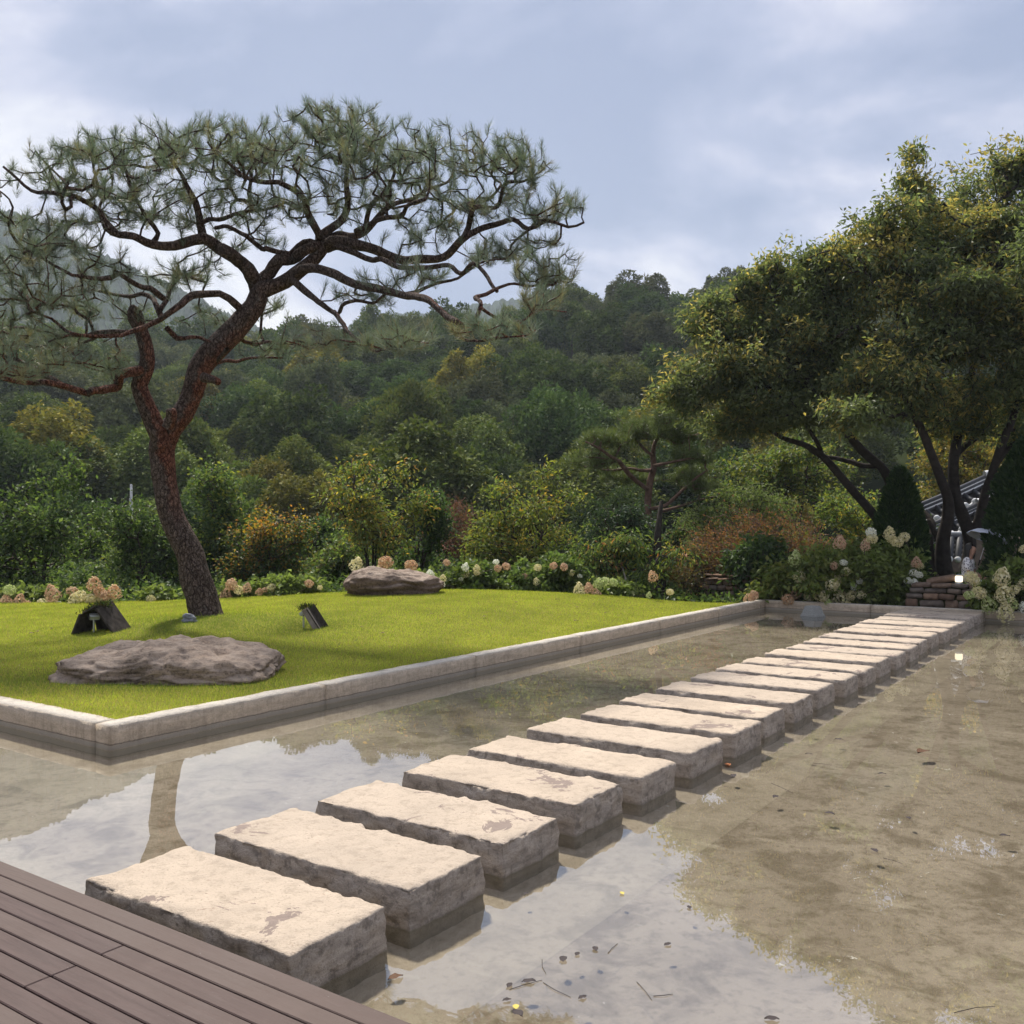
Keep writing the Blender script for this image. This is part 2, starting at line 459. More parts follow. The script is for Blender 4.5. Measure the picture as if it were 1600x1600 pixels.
# ================================================================ ground, pond, lawn, hills
def sheet(name, poly, z, m, kind='structure'):
    me = bpy.data.meshes.new(name)
    me.from_pydata([(p[0], p[1], z) for p in poly], [], [tuple(range(len(poly)))]); me.update()
    return tag(link(name, me, m), kind=kind)
def soil_mat():
    m, t = mat('garden_soil')
    co = t.coord('World')
    n = t.noise(co, 1.3, 6, 0.65); n2 = t.noise(co, 14, 5, 0.7)
    c = t.mix(n, (0.018, 0.024, 0.009), (0.045, 0.04, 0.02))
    c = t.mix(t.ramp(n2, [(0.5, 0.0), (0.62, 1.0)]), c, (0.03, 0.05, 0.014))
    t.out(t.bsdf(c, 1.0, t.bump(n2, 0.8, 0.05), 0.0)); return m
M['soil'] = soil_mat()
sheet('ground', [(-1000, -150), (1000, -150), (1000, 1000), (-1000, 1000)], -1.0, M['soil'])
sheet('garden_bed', [UV(20.28, -11.0), UV(20.28, 30), UV(60, 30), UV(60, -60), UV(20.28, -60), UV(4.9, -30), UV(4.9, -24), UV(18.6, -8.0)][0:1] +
      [UV(20.28, 30), UV(70, 30), UV(70, -70), UV(5.2, -70), UV(5.2, -8.2), UV(20.28, -8.2)], 0.10, M['soil'])

def floor_mat():
    m, t = mat('pond_floor')
    co = t.coord('World')
    n1 = t.noise(co, 0.55, 6, 0.6); n2 = t.noise(co, 3.2, 7, 0.68, 0.5); n3 = t.noise(co, 18, 6, 0.75)
    c = t.mix(t.ramp(n1, [(0.35, 0.0), (0.65, 1.0)]), (0.305, 0.25, 0.187), (0.43, 0.36, 0.28))
    c = t.mix(t.math('MULTIPLY', t.ramp(n2, [(0.38, 1.0), (0.52, 0.0)]), 0.65), c, (0.16, 0.125, 0.083))
    c = t.mix(t.math('MULTIPLY', t.ramp(n3, [(0.36, 1.0), (0.50, 0.0)]), 0.5), c, (0.15, 0.12, 0.075))
    st = t.coord('World', (1, 1, 1), (0, 0, 0), (0, 0, 0.6))
    mp = t.n('ShaderNodeMapping'); t.l(st, mp.inputs[0]); mp.inputs['Scale'].default_value = (0.5, 2.4, 1)
    streak = t.noise(mp.outputs[0], 2.2, 6, 0.7)
    c = t.mix(t.ramp(streak, [(0.60, 0.0), (0.72, 0.45)]), c, (0.56, 0.49, 0.37))
    mask = t.noise(co, 0.8, 3, 0.5)
    fl = t.noise(co, 8.5, 7, 0.72, 0.7)
    f = t.math('MULTIPLY', t.ramp(fl, [(0.655, 0.0), (0.67, 1.0)]), t.ramp(mask, [(0.48, 0.15), (0.6, 1.0)]))
    c = t.mix(f, c, (0.85, 0.81, 0.72))
    t.out(t.bsdf(c, 0.9, t.bump(n3, 0.4, 0.01), 0.1)); return m
M['floor'] = floor_mat()
FZ = -0.075
sheet('pond_floor', [UV(-3, 8), UV(20.3, 8), UV(20.3, -8), UV(5.3, -8), UV(5.3, -30), UV(-3, -30)], FZ, M['floor'])
M['floor_band'] = M['floor'].copy(); M['floor_band'].name = 'pond_floor_band'
for n_ in M['floor_band'].node_tree.nodes:      # the cast strips beside the walls are a paler pour
    if n_.bl_idname == 'ShaderNodeBsdfPrincipled':
        tr_ = M['floor_band'].node_tree; lk = n_.inputs['Base Color'].links[0]; src = lk.from_socket
        mxn = tr_.nodes.new('ShaderNodeMix'); mxn.data_type = 'RGBA'; mxn.inputs[0].default_value = 0.22
        tr_.links.new(src, mxn.inputs[6]); mxn.inputs[7].default_value = (0.55, 0.48, 0.36, 1); tr_.links.new(mxn.outputs[2], n_.inputs['Base Color'])
sheet('pond_footing', [UV(1.2, -2.3), UV(20.05, -2.3), UV(20.05, -4.8), UV(1.2, -4.8)], FZ + 0.001, M['floor_band'])
sheet('pond_footing', [UV(3.7, -6.35), UV(20.05, -6.35), UV(20.05, -7.3), UV(4.65, -7.3), UV(4.65, -30), UV(3.7, -30)], FZ + 0.001, M['floor_band'])

def water_mat():
    m, t = mat('water')
    co = t.coord('World')
    n = t.noise(co, 5.0, 3, 0.5)
    nb = t.bump(n, 0.015, 0.01)
    gl = t.n('ShaderNodeBsdfGlossy'); gl.inputs['Roughness'].default_value = 0.0; gl.inputs['Color'].default_value = (0.97, 0.98, 1, 1)
    t.l(nb, gl.inputs['Normal'])
    tr = t.n('ShaderNodeBsdfTransparent'); tr.inputs[0].default_value = (0.94, 0.94, 0.91, 1)
    lw = t.n('ShaderNodeLayerWeight'); lw.inputs[0].default_value = 0.5
    fz = lw.outputs['Facing']                         # 1 - cos
    f = t.math('ADD', 0.24, t.math('MULTIPLY', t.math('POWER', fz, 4.0), 0.45), True)
    x = t.n('ShaderNodeMixShader'); t.l(f, x.inputs[0]); t.l(tr.outputs[0], x.inputs[1]); t.l(gl.outputs[0], x.inputs[2])
    t.out(x); return m
M['water'] = water_mat()
sheet('water', [UV(-3, 8), UV(20.2, 8), UV(20.2, -7.3), UV(4.7, -7.3), UV(4.7, -30), UV(-3, -30)], 0.0, M['water'])

# ---- kerb walls of the pond, worn concrete, each run cast in lengths that show as joints
def kerb_length(parent, u0, v0, u1, v1, zt, seed, name='kerb_length'):
    """one cast length: axis-aligned in (u,v); finely cut and worn along its edges; sits from the floor to zt, with the footing ledge below"""
    lu, lv = abs(u1 - u0), abs(v1 - v0); hh = zt - FZ + 0.04
    c = (UV(u0, v0) + UV(u1, v1)) / 2
    dims = np.array([lu, lv, hh])
    cuts = np.maximum(1, np.minimum(np.array([0.09, 0.09, 0.07]) ** -1 * dims, 70)).astype(int)
    me = worn_box(name, dims, cuts, 0.012, 0.004, 0.006, seed)
    o = link(name, me, M['kerb'], parent)
    o.matrix_basis = Matrix.Translation((c.x, c.y, (zt + FZ - 0.04) / 2)) @ Matrix.Rotation(math.atan2(U.y, U.x), 4, 'Z')
    return o
def worn_box(name, dims, cuts, r, top_amp, side_amp, seed, chip=0.0, open_bottom=True):
    idx = {}; P = []; Q = []
    h = dims / 2
    def vid(i, j, k):
        key = (i, j, k)
        if key not in idx:
            idx[key] = len(P)
            P.append((np.array([i, j, k]) / cuts - 0.5) * dims)
        return idx[key]
    nx, ny, nz = [int(c) for c in cuts]
    for i in range(nx):
        for j in range(ny): Q.append((vid(i, j, nz), vid(i + 1, j, nz), vid(i + 1, j + 1, nz), vid(i, j + 1, nz)))
    for i in range(nx):
        for k in range(nz):
            Q.append((vid(i, 0, k), vid(i + 1, 0, k), vid(i + 1, 0, k + 1), vid(i, 0, k + 1)))
            Q.append((vid(i + 1, ny, k), vid(i, ny, k), vid(i, ny, k + 1), vid(i + 1, ny, k + 1)))
    for j in range(ny):
        for k in range(nz):
            Q.append((vid(0, j + 1, k), vid(0, j, k), vid(0, j, k + 1), vid(0, j + 1, k + 1)))
            Q.append((vid(nx, j, k), vid(nx, j + 1, k), vid(nx, j + 1, k + 1), vid(nx, j, k + 1)))
    P = np.array(P); out = np.empty_like(P)
    for n_, p in enumerate(P):
        q = np.clip(p, -(h - r), h - r)
        q[2] = min(p[2], h[2] - r)
        d = p - q; L = np.linalg.norm(d)
        nrm = d / L if L > 1e-9 else np.array([0, 0, 1.0])
        p2 = q + nrm * min(L, r) if L > 1e-9 else p
        up = nrm[2]
        amp = top_amp if up > 0.8 else side_amp
        dsp = amp * fr(p, 3.2, 4, seed) + amp * 0.7 * fr(p, 13.0, 3, seed + 3)
        if chip:
            # the rim of the tread and the upper sides are broken away
            e = max(abs(p[0]) - h[0], abs(p[1]) - h[1])         # 0 at the side faces
            ez = h[2] - p[2]
            rim = math.exp(-(ez / 0.06) ** 2) * math.exp(-(e / 0.035) ** 2)
            c = max(0.0, fr(p, 5.5, 5, seed + 9) + 0.12)
            dsp -= chip * rim * (0.25 + 1.5 * c)
            if up < 0.8 and ez < 0.16:
                dsp += chip * 0.55 * fr(p, 11.0, 4, seed + 5)
        out[n_] = p2 + nrm * dsp
    return mesh_np(name, out, np.array(Q), None, True)

lawn_wall = empty('concrete_kerb', UV(4.55, -7.2), 'long low concrete kerb wall turning a corner between the lawn and the pond', 'kerb wall')
def uvrel(o):  # children keep world placing under an unrotated empty
    for c in o.children:
        c.matrix_basis = Matrix.Translation(-o.location) @ c.matrix_basis
KT = 0.21
lawn_wall['kind'] = 'thing'
us = [4.55, 7.0, 9.6, 12.2, 14.9, 17.5, 20.08]
for i in range(len(us) - 1):
    kerb_length(lawn_wall, us[i] + (0.0 if i == 0 else 0.003), -7.2, us[i + 1] - 0.003, -7.42, KT, i)
vs_ = [-7.424, -10.4, -13.6, -17]
for i in range(len(vs_) - 1):
    kerb_length(lawn_wall, 4.55, vs_[i] - 0.003, 4.77, vs_[i + 1] + 0.003, KT, 20 + i)
uvrel(lawn_wall)
far_wall = empty('concrete_kerb', UV(20.1, -3), 'low concrete kerb wall along the far end of the pond under the hydrangeas', 'kerb wall')
far_wall['kind'] = 'thing'
vv = [-7.42, -5.0, -2.2, 0.6, 4.0]
for i in range(len(vv) - 1):
    kerb_length(far_wall, 20.09, vv[i] + 0.003, 20.3, vv[i + 1] - 0.003, KT, 40 + i)
uvrel(far_wall)

# ---- stepping slabs
PITCH, SW = 0.787, 0.572
SU0, SV0, SV1 = 2.555, -4.28, -2.86
ORD = ['second', 'third', 'fourth', 'fifth', 'sixth', 'seventh', 'eighth', 'ninth', 'tenth', 'eleventh', 'twelfth', 'thirteenth', 'fourteenth',
       'fifteenth', 'sixteenth', 'seventeenth', 'eighteenth', 'nineteenth', 'twentieth', 'twenty-first', 'twenty-second', 'twenty-third']
rs = random.Random(5)
NS = 22
for k in range(NS):
    u0 = SU0 + k * PITCH + rs.uniform(-0.012, 0.012) * (k > 0)
    wv = SW + rs.uniform(-0.02, 0.03)
    if k == NS - 1: wv = 20.05 - u0
    v0 = SV0 - 0.045 * (k > 0) - 0.03 * (1 < k < 6) + rs.uniform(-0.03, 0.03); v1 = SV1 - 0.018 * (k > 0) - 0.03 * (1 < k < 6) + rs.uniform(-0.03, 0.02)
    zt = 0.195 + rs.uniform(-0.008, 0.008)
    dims = np.array([wv, v1 - v0, zt - FZ + 0.03])
    near = 1.0 if k < 4 else 0.6 if k < 9 else 0.3
    cuts = np.array([int(34 * near) + 4, int(76 * near) + 6, int(15 * near) + 3])
    me = worn_box('stepping_stone', dims, cuts, 0.014, 0.003, 0.012, 100 + k * 3, 0.017)
    c = (UV(u0, v0) + UV(u0 + wv, v1)) / 2
    if k == 0: lb = 'concrete stepping stone, against the wooden deck, its crust peeled in a grey patch'
    elif k == NS - 1: lb = 'concrete stepping stone, against the far kerb below the stone wall'
    else: lb = ORD[k - 1] + ' concrete stepping stone in the pond counted from the wooden deck'
    o = link('stepping_stone', me, M['slab'])
    o.matrix_world = Matrix.Translation((c.x, c.y, (zt + FZ - 0.03) / 2)) @ Matrix.Rotation(math.atan2(U.y, U.x) + rs.uniform(-0.008, 0.008), 4, 'Z')
    tag(o, lb, 'stepping stone', 'concrete stepping stones crossing the pond')

# ---- small block standing in the water by the far wall
bm = bmesh.new()
for (z, a, b) in ((-0.1, 0.19, 0.17), (0.028, 0.188, 0.168), (0.04, 0.168, 0.15), (0.20, 0.125, 0.11), (0.212, 0.112, 0.10)):
    for sx, sy in ((-1, -1), (1, -1), (1, 1), (-1, 1)): bm.verts.new((sx * a, sy * b, z))
bm.verts.ensure_lookup_table()
for r_ in range(4):
    for q in range(4):
        bm.faces.new([bm.verts[r_ * 4 + q], bm.verts[r_ * 4 + (q + 1) % 4], bm.verts[r_ * 4 + 4 + (q + 1) % 4], bm.verts[r_ * 4 + 4 + q]])
bm.faces.new([bm.verts[16 + q] for q in range(4)])
bmesh.ops.bevel(bm, geom=list(bm.edges), offset=0.012, segments=2, affect='EDGES')
M['granite'] = plain('grey_granite', (0.30, 0.30, 0.28), 0.85, 0.2, 0.3, 60, 0.004)
p = ground_hit(1270, 963)
o = link('stone_block', bm_mesh('stone_block', bm), M['granite'], loc=(p.x, p.y, 0)); o.rotation_euler = (0, 0, math.atan2(U.y, U.x) + 1.2)
tag(o, 'small grey tapered stone block standing in the water by the far kerb', 'stone block')

# ---- deck of dark boards
def deck_mat():
    m, t = mat('deck_wood')
    oi = t.n('ShaderNodeObjectInfo').outputs['Random']
    co = t.coord('Object', (14, 1.0, 14))
    add = t.n('ShaderNodeVectorMath', operation='ADD'); t.l(co, add.inputs[0])
    off = t.n('ShaderNodeCombineXYZ'); t.l(t.math('MULTIPLY', oi, 50.0), off.inputs[0]); t.l(t.math('MULTIPLY', oi, 23.0), off.inputs[1]); t.l(off.outputs[0], add.inputs[1])
    g = t.noise(add.outputs[0], 3.0, 6, 0.65, 0.4)
    co2 = t.coord('World')
    big = t.noise(co2, 2.3, 5, 0.6); sp = t.noise(co2, 45, 3, 0.6)
    c = t.mix(g, (0.037, 0.022, 0.020), (0.112, 0.074, 0.067))
    c = t.mix(t.math('MULTIPLY', oi, 0.75), c, (0.11, 0.08, 0.067))
    c = t.mix(t.math('MULTIPLY', t.ramp(big, [(0.55, 0.0), (0.72, 1.0)]), 0.4), c, (0.15, 0.115, 0.10))
    c = t.mix(t.ramp(t.noise(co2, 7.5, 5, 0.7), [(0.68, 0.0), (0.75, 0.6)]), c, (0.06, 0.043, 0.038))
    c = t.mix(t.ramp(sp, [(0.73, 0.0), (0.78, 0.5)]), c, (0.35, 0.33, 0.3))
    rg = t.ramp(big, [(0.3, 0.55), (0.7, 0.72)])
    t.out(t.bsdf(c, rg, t.bump(g, 0.7, 0.005), 0.22)); return m
M['deck'] = deck_mat()
DZ = 0.38
deck = empty('wooden_deck', UV(2.19, -3, 0), 'dark brown wooden deck of long narrow boards at the near edge of the pond', 'deck')
BP = 0.0609 * 1.52
rows = 17
joints = {2: [(192, 1477)], 4: [(116, 1510)], 5: [(30, 1545)]}
for r_ in range(rows):
    u1 = 2.19 - r_ * BP; u0 = u1 - BP + 0.006
    js = [-9.0, 3.2]
    if r_ in joints:
        for (x, y) in joints[r_]:
            q = ground_hit(x, y, DZ); js.append(q.x * V.x + q.y * V.y)
    elif r_ > 0:
        js += [rs.uniform(0.3, 1.5), rs.uniform(-7.5, -6)]
    js.sort()
    for a, b in zip(js[:-1], js[1:]):
        me = box_mesh('plank', (BP - 0.006, b - a - 0.004, 0.028), 0.0035, 1)
        o = link('plank', me, M['deck'], deck)
        c = (UV(u0, a) + UV(u1, b)) / 2
        o.matrix_basis = Matrix.Translation(-deck.location) @ Matrix.Translation((c.x, c.y, DZ - 0.014 + rs.uniform(-0.001, 0.001))) @ Matrix.Rotation(math.atan2(U.y, U.x), 4, 'Z')
M['deck_side'] = plain('deck_fascia', (0.05, 0.036, 0.03), 0.7, 0.2, 0.3, 12)
for nm_, (u0, u1, zc, hh) in (('fascia', (2.13, 2.165, 0.20, 0.29)), ('subframe', (0.4, 2.12, 0.27, 0.14))):
    c = (UV(u0, -9) + UV(u1, 3.2)) / 2
    o = link(nm_, box_mesh(nm_, (u1 - u0, 12.18, hh), 0.003), M['deck_side'], deck)
    o.matrix_basis = Matrix.Translation(-deck.location) @ Matrix.Translation((c.x, c.y, zc)) @ Matrix.Rotation(math.atan2(U.y, U.x), 4, 'Z')

# ---- lawn: a turf sheet that swells into a low mound towards its far edge, and the blades on it
LAWN_BACK = 19.75
def sstep(a, b, x):
    t = np.clip((x - a) / (b - a), 0, 1); return t * t * (3 - 2 * t)
def lawn_z(x, y):
    x = np.asarray(x, dtype=float); y = np.asarray(y, dtype=float)
    v = x * V.x + y * V.y; u = x * U.x + y * U.y
    edge = np.clip(np.minimum(-7.4 - v, u - 4.77) / 2.5, 0, 1); edge = edge * edge * (3 - 2 * edge)
    m = 0.29 * np.exp(-((x + 1.4) / 4.6) ** 2) * sstep(10, 20.5, y)
    t = 0.10 * np.exp(-(((x + 4.95) / 1.5) ** 2 + ((y - 15.2) / 1.5) ** 2))
    back = np.where(y > LAWN_BACK, (y - LAWN_BACK) ** 2 * 0.25, 0)
    return 0.195 + (m + t) * edge - back
gx = np.arange(-17, 6.01, 0.22); gy = np.arange(2.6, 21.4, 0.22)
gu, gv = np.meshgrid(np.concatenate([[4.76], np.arange(4.9, 21.5, 0.2)]), np.concatenate([[-7.41], np.arange(-7.6, -24, -0.2)]), indexing='ij')
X = gu * U.x + gv * V.x; Y = gu * U.y + gv * V.y
Z = lawn_z(X, Y)
keep = (Y < 21.2)
nu, nv = gu.shape
vid = np.arange(nu * nv).reshape(nu, nv)
Q = np.stack([vid[:-1, :-1], vid[1:, :-1], vid[1:, 1:], vid[:-1, 1:]], axis=-1).reshape(-1, 4)
kq = keep.ravel()[Q].all(axis=1)
Q = Q[kq][:, ::-1]
def turf_mat():
    m, t = mat('turf')
    co = t.coord('World')
    n = t.noise(co, 0.9, 5, 0.6); n2 = t.noise(co, 26, 5, 0.7)
    c = t.mix(t.ramp(n, [(0.35, 0.0), (0.65, 1.0)]), (0.20, 0.20, 0.03), (0.28, 0.275, 0.04))
    c = t.mix(t.ramp(n2, [(0.35, 0.7), (0.6, 0.0)]), c, (0.075, 0.075, 0.018))
    t.out(t.bsdf(c, 0.95, t.bump(n2, 0.8, 0.03), 0.1)); return m
M['turf'] = turf_mat()
lw_me = mesh_np('lawn', np.stack([X.ravel(), Y.ravel(), Z.ravel()], 1), Q, None, True)
tag(link('lawn', lw_me, M['turf']), kind='structure')
rng = np.random.default_rng(3)
def grass(n, ymin, ymax, hgt, wd):
    # blades thicker on the ground near by, where they can be told apart
    xs = rng.uniform(-17, 5.5, n * 3); ys = ymin + (ymax - ymin) * rng.random(n * 3) ** 1.15
    u = xs * U.x + ys * U.y; v = xs * V.x + ys * V.y
    ok = (u > 4.74) & (v < -7.39) & (np.abs(xs) < ys * 0.70 + 0.6)
    xs, ys = xs[ok][:n], ys[ok][:n]
    zs = lawn_z(xs, ys) - 0.004
    k = len(xs)
    a = rng.uniform(0, 2 * PI, k)
    hh = hgt * rng.uniform(0.55, 1.35, k)
    lean = rng.uniform(0.1, 0.8, k) * hh
    b = rng.uniform(0, 2 * PI, k)
    w2 = wd * (0.7 + 0.045 * ys)
    P = np.stack([xs, ys, zs], 1)
    sd = np.stack([np.cos(a) * w2, np.sin(a) * w2, np.zeros(k)], 1)
    tp = P + np.stack([np.cos(b) * lean, np.sin(b) * lean, hh], 1)
    Vx = np.stack([P - sd, P + sd, tp], 1).reshape(-1, 3)
    pat = 0.5 + 0.5 * np.sin(xs * 1.1 + np.sin(ys * 0.9) * 1.7) * np.sin(ys * 0.8 + 1.3)
    front = 1 - sstep(8.5, 11.0, ys + 0.25 * xs)
    base = np.array([0.39, 0.44, 0.06]); dry = np.array([0.43, 0.335, 0.12]); dk = np.array([0.16, 0.23, 0.04])
    r1 = rng.random(k)[:, None]
    c = base * (0.75 + 0.5 * rng.random((k, 1)))
    c = np.where(r1 < 0.16 + 0.22 * pat[:, None] * front[:, None], dry, c)
    mott = np.sin(xs * 2.3 + 1.7 * np.sin(ys * 1.9)) * np.sin(ys * 2.9 + 1.3 * np.sin(xs * 3.1)) + 0.6 * np.sin(xs * 6.1 + ys * 4.3) * np.sin(ys * 7.7 - xs * 2.2)
    c = c * (1 + 0.16 * mott[:, None] * np.array([1.0, 0.85, 1.0]))
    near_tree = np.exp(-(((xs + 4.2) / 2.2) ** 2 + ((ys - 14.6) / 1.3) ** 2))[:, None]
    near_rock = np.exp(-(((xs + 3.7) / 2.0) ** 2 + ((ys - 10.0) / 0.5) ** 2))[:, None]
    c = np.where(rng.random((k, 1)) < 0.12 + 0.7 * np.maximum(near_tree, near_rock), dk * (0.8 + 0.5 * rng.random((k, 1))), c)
    return Vx, np.repeat(c, 3, axis=0)
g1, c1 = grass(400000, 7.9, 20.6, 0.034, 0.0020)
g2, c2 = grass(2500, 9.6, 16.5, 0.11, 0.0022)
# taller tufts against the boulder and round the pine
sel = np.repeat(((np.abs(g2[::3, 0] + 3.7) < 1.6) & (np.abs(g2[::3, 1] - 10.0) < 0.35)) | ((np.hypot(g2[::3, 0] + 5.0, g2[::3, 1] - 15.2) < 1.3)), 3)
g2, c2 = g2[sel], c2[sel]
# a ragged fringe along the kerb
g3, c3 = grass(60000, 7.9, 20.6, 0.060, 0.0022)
u3 = g3[::3, 0] * U.x + g3[::3, 1] * U.y; v3 = g3[::3, 0] * V.x + g3[::3, 1] * V.y
fr3 = np.minimum(-7.39 - v3, u3 - 4.74)
sel = np.repeat((fr3 < 0.05) | ((fr3 < 0.2) & (np.sin(u3 * 3.1 + v3 * 2.3) + np.sin(u3 * 7.7) > 0.5)), 3)
g2 = np.vstack([g2, g3[sel]]); c2 = np.vstack([c2, c3[sel]])
gv_ = np.vstack([g1, g2]); gc_ = np.vstack([c1, c2])
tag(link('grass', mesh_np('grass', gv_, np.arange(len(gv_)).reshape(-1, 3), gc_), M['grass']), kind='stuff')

# ---- the wooded hillside behind, and far ridges
SKY_PX = np.array([(-900, 560), (0, 600), (200, 600), (350, 610), (430, 600), (520, 575), (600, 565), (700, 568), (760, 562), (850, 540), (920, 520), (1000, 512), (1100, 512), (1200, 500), (1400, 480), (1700, 470), (2400, 480)], float)
HD0, HD1 = 46.0, 165.0
def hill_z(x, y):
    x = np.asarray(x, float); y = np.asarray(y, float)
    px = 800 + F * x / np.maximum(y, 1)
    top = H + (HOR - np.interp(px, SKY_PX[:, 0], SKY_PX[:, 1])) / F * HD1
    t = np.clip((y - HD0) / (HD1 - HD0), 0, 1)
    z = -2.5 + (top + 2.5) * (t ** 1.05)
    return z + np.where(y > HD1, -(y - HD1) * 0.25, 0) + 1.5 * np.sin(x * 0.07 + 1) * np.sin(y * 0.06) * t
gx, gy = np.meshgrid(np.arange(-150, 151, 5.0), np.arange(40, 240, 5.0), indexing='ij')
vid = np.arange(gx.size).reshape(gx.shape)
Q = np.stack([vid[:-1, :-1], vid[1:, :-1], vid[1:, 1:], vid[:-1, 1:]], axis=-1).reshape(-1, 4)
def forest_floor():
    m, t = mat('forest_floor')
    n = t.noise(t.coord('World'), 0.3, 6, 0.7)
    t.out(t.bsdf(t.mix(n, (0.02, 0.03, 0.012), (0.05, 0.062, 0.024)), 1.0, None, 0.0)); return m
M['forest_floor'] = forest_floor()
tag(link('hillside', mesh_np('hillside', np.stack([gx.ravel(), gy.ravel(), hill_z(gx, gy).ravel()], 1), Q, None, True), M['forest_floor']), kind='structure')
def far_mat():
    m, t = mat('far_woods')
    co = t.coord('World')
    n = t.noise(co, 0.045, 6, 0.7); n2 = t.vor(co, 0.16)
    c = t.mix(t.ramp(n, [(0.35, 0.0), (0.65, 1.0)]), (0.022, 0.045, 0.026), (0.05, 0.07, 0.036))
    c = t.mix(t.ramp(n2, [(0.1, 0.0), (0.8, 0.8)]), c, (0.02, 0.032, 0.02))
    t.out(t.bsdf(c, 1.0, None, 0.0)); return m
M['far_woods'] = far_mat()
def ridge(name, prof, D, depth, seed):
    prof = np.array(prof, float)
    px = np.arange(prof[0, 0], prof[-1, 0] + 1, 3.0)
    top = (HOR - np.interp(px, prof[:, 0], prof[:, 1])) / F * D + H
    rows_ = 46
    P = np.zeros((len(px), rows_, 3))
    for j in range(rows_):
        t = j / (rows_ - 1)
        d = D - depth * (1 - t)
        x = (px - 800) / F * d
        z = -5 + (top + 5) * t ** 1.1
        P[:, j, 0] = x; P[:, j, 1] = d; P[:, j, 2] = z
    rg = np.random.default_rng(seed)
    for i in range(len(px)):
        for j in range(rows_):
            q = P[i, j]; tt = j / (rows_ - 1)
            P[i, j, 2] += (2.2 + 3 * (1 - tt)) * fr(q, 0.05, 3, seed) + 10 * math.sin(tt * PI) * fr(q, 0.008, 3, seed + 2)
    P[:, :, 1] += rg.normal(size=P.shape[:2]) * 1.5
    P[:, :, 2] += rg.random(P.shape[:2]) * 2.6
    vid = np.arange(len(px) * rows_).reshape(len(px), rows_)
    Q = np.stack([vid[:-1, :-1], vid[1:, :-1], vid[1:, 1:], vid[:-1, 1:]], axis=-1).reshape(-1, 4)
    return tag(link(name, mesh_np(name, P.reshape(-1, 3), Q, None, False), M['far_woods']), kind='structure')
ridge('mountain', [(-700, 300), (-200, 310), (0, 328), (40, 338), (90, 362), (150, 395), (220, 425), (300, 462), (400, 515), (480, 545), (560, 560), (760, 600)], 620, 330, 1)
ridge('mountain', [(300, 600), (470, 540), (560, 505), (620, 492), (690, 488), (740, 476), (780, 470), (830, 474), (900, 485), (1000, 520), (1200, 560)], 820, 350, 2)


# ================================================================ the old red pine on the lawn
PD = 15.6                       # depth of its foot
pb = W(325, 972, PD)
pine = empty('pine_tree', (pb.x, pb.y, float(lawn_z(pb.x, pb.y))), 'large spreading red pine with a leaning forked trunk standing on the lawn behind the boulder', 'tree')
def PW(x, y, dz=0.0):
    return W(x, y, PD + dz)
PXM = PD / F                    # metres per photo pixel at the trunk
def limb(pts, r0, r1, dz0, dz1, dzp=1.0):
    """photo-traced centre line -> world points + radii; depth runs from dz0 to dz1"""
    n = len(pts); out = []
    for i, p in enumerate(pts):
        t = i / (n - 1)
        r = p[2] if len(p) > 2 else r0 + (r1 - r0) * t
        q = PW(p[0], p[1], dz0[i] if isinstance(dz0, list) else dz0 + (dz1 - dz0) * t ** dzp)
        out.append((q.x, q.y, q.z, r * q.y / F))
    return out
TRUNK = limb([(330, 985, 33), (324, 968, 28), (316, 940, 26), (306, 906, 25), (297, 868, 23), (282, 835, 21), (268, 805, 20), (259, 765, 19.5), (255, 725, 20), (254, 695, 21), (268, 668, 19), (284, 648, 18),
              (296, 625, 17), (305, 600, 17.5), (311, 578, 18.5), (322, 560, 19.5), (342, 540, 20), (362, 520, 19.5), (380, 500, 18.5), (397, 478, 17), (409, 453, 15), (424, 449, 12.5), (446, 440, 12), (470, 422, 11.5), (492, 404, 11), (508, 384, 10)], 0, 0, 0, 0.5)
STEM = limb([(254, 700, 15), (247, 678, 16.5), (238, 656, 16), (226, 628, 15), (217, 602, 14.5), (226, 582, 14), (231, 562, 13.5), (226, 534, 12.5), (218, 510, 12), (212, 496, 14), (209, 484, 11), (206, 477, 4)], 0, 0, 0, -0.35)
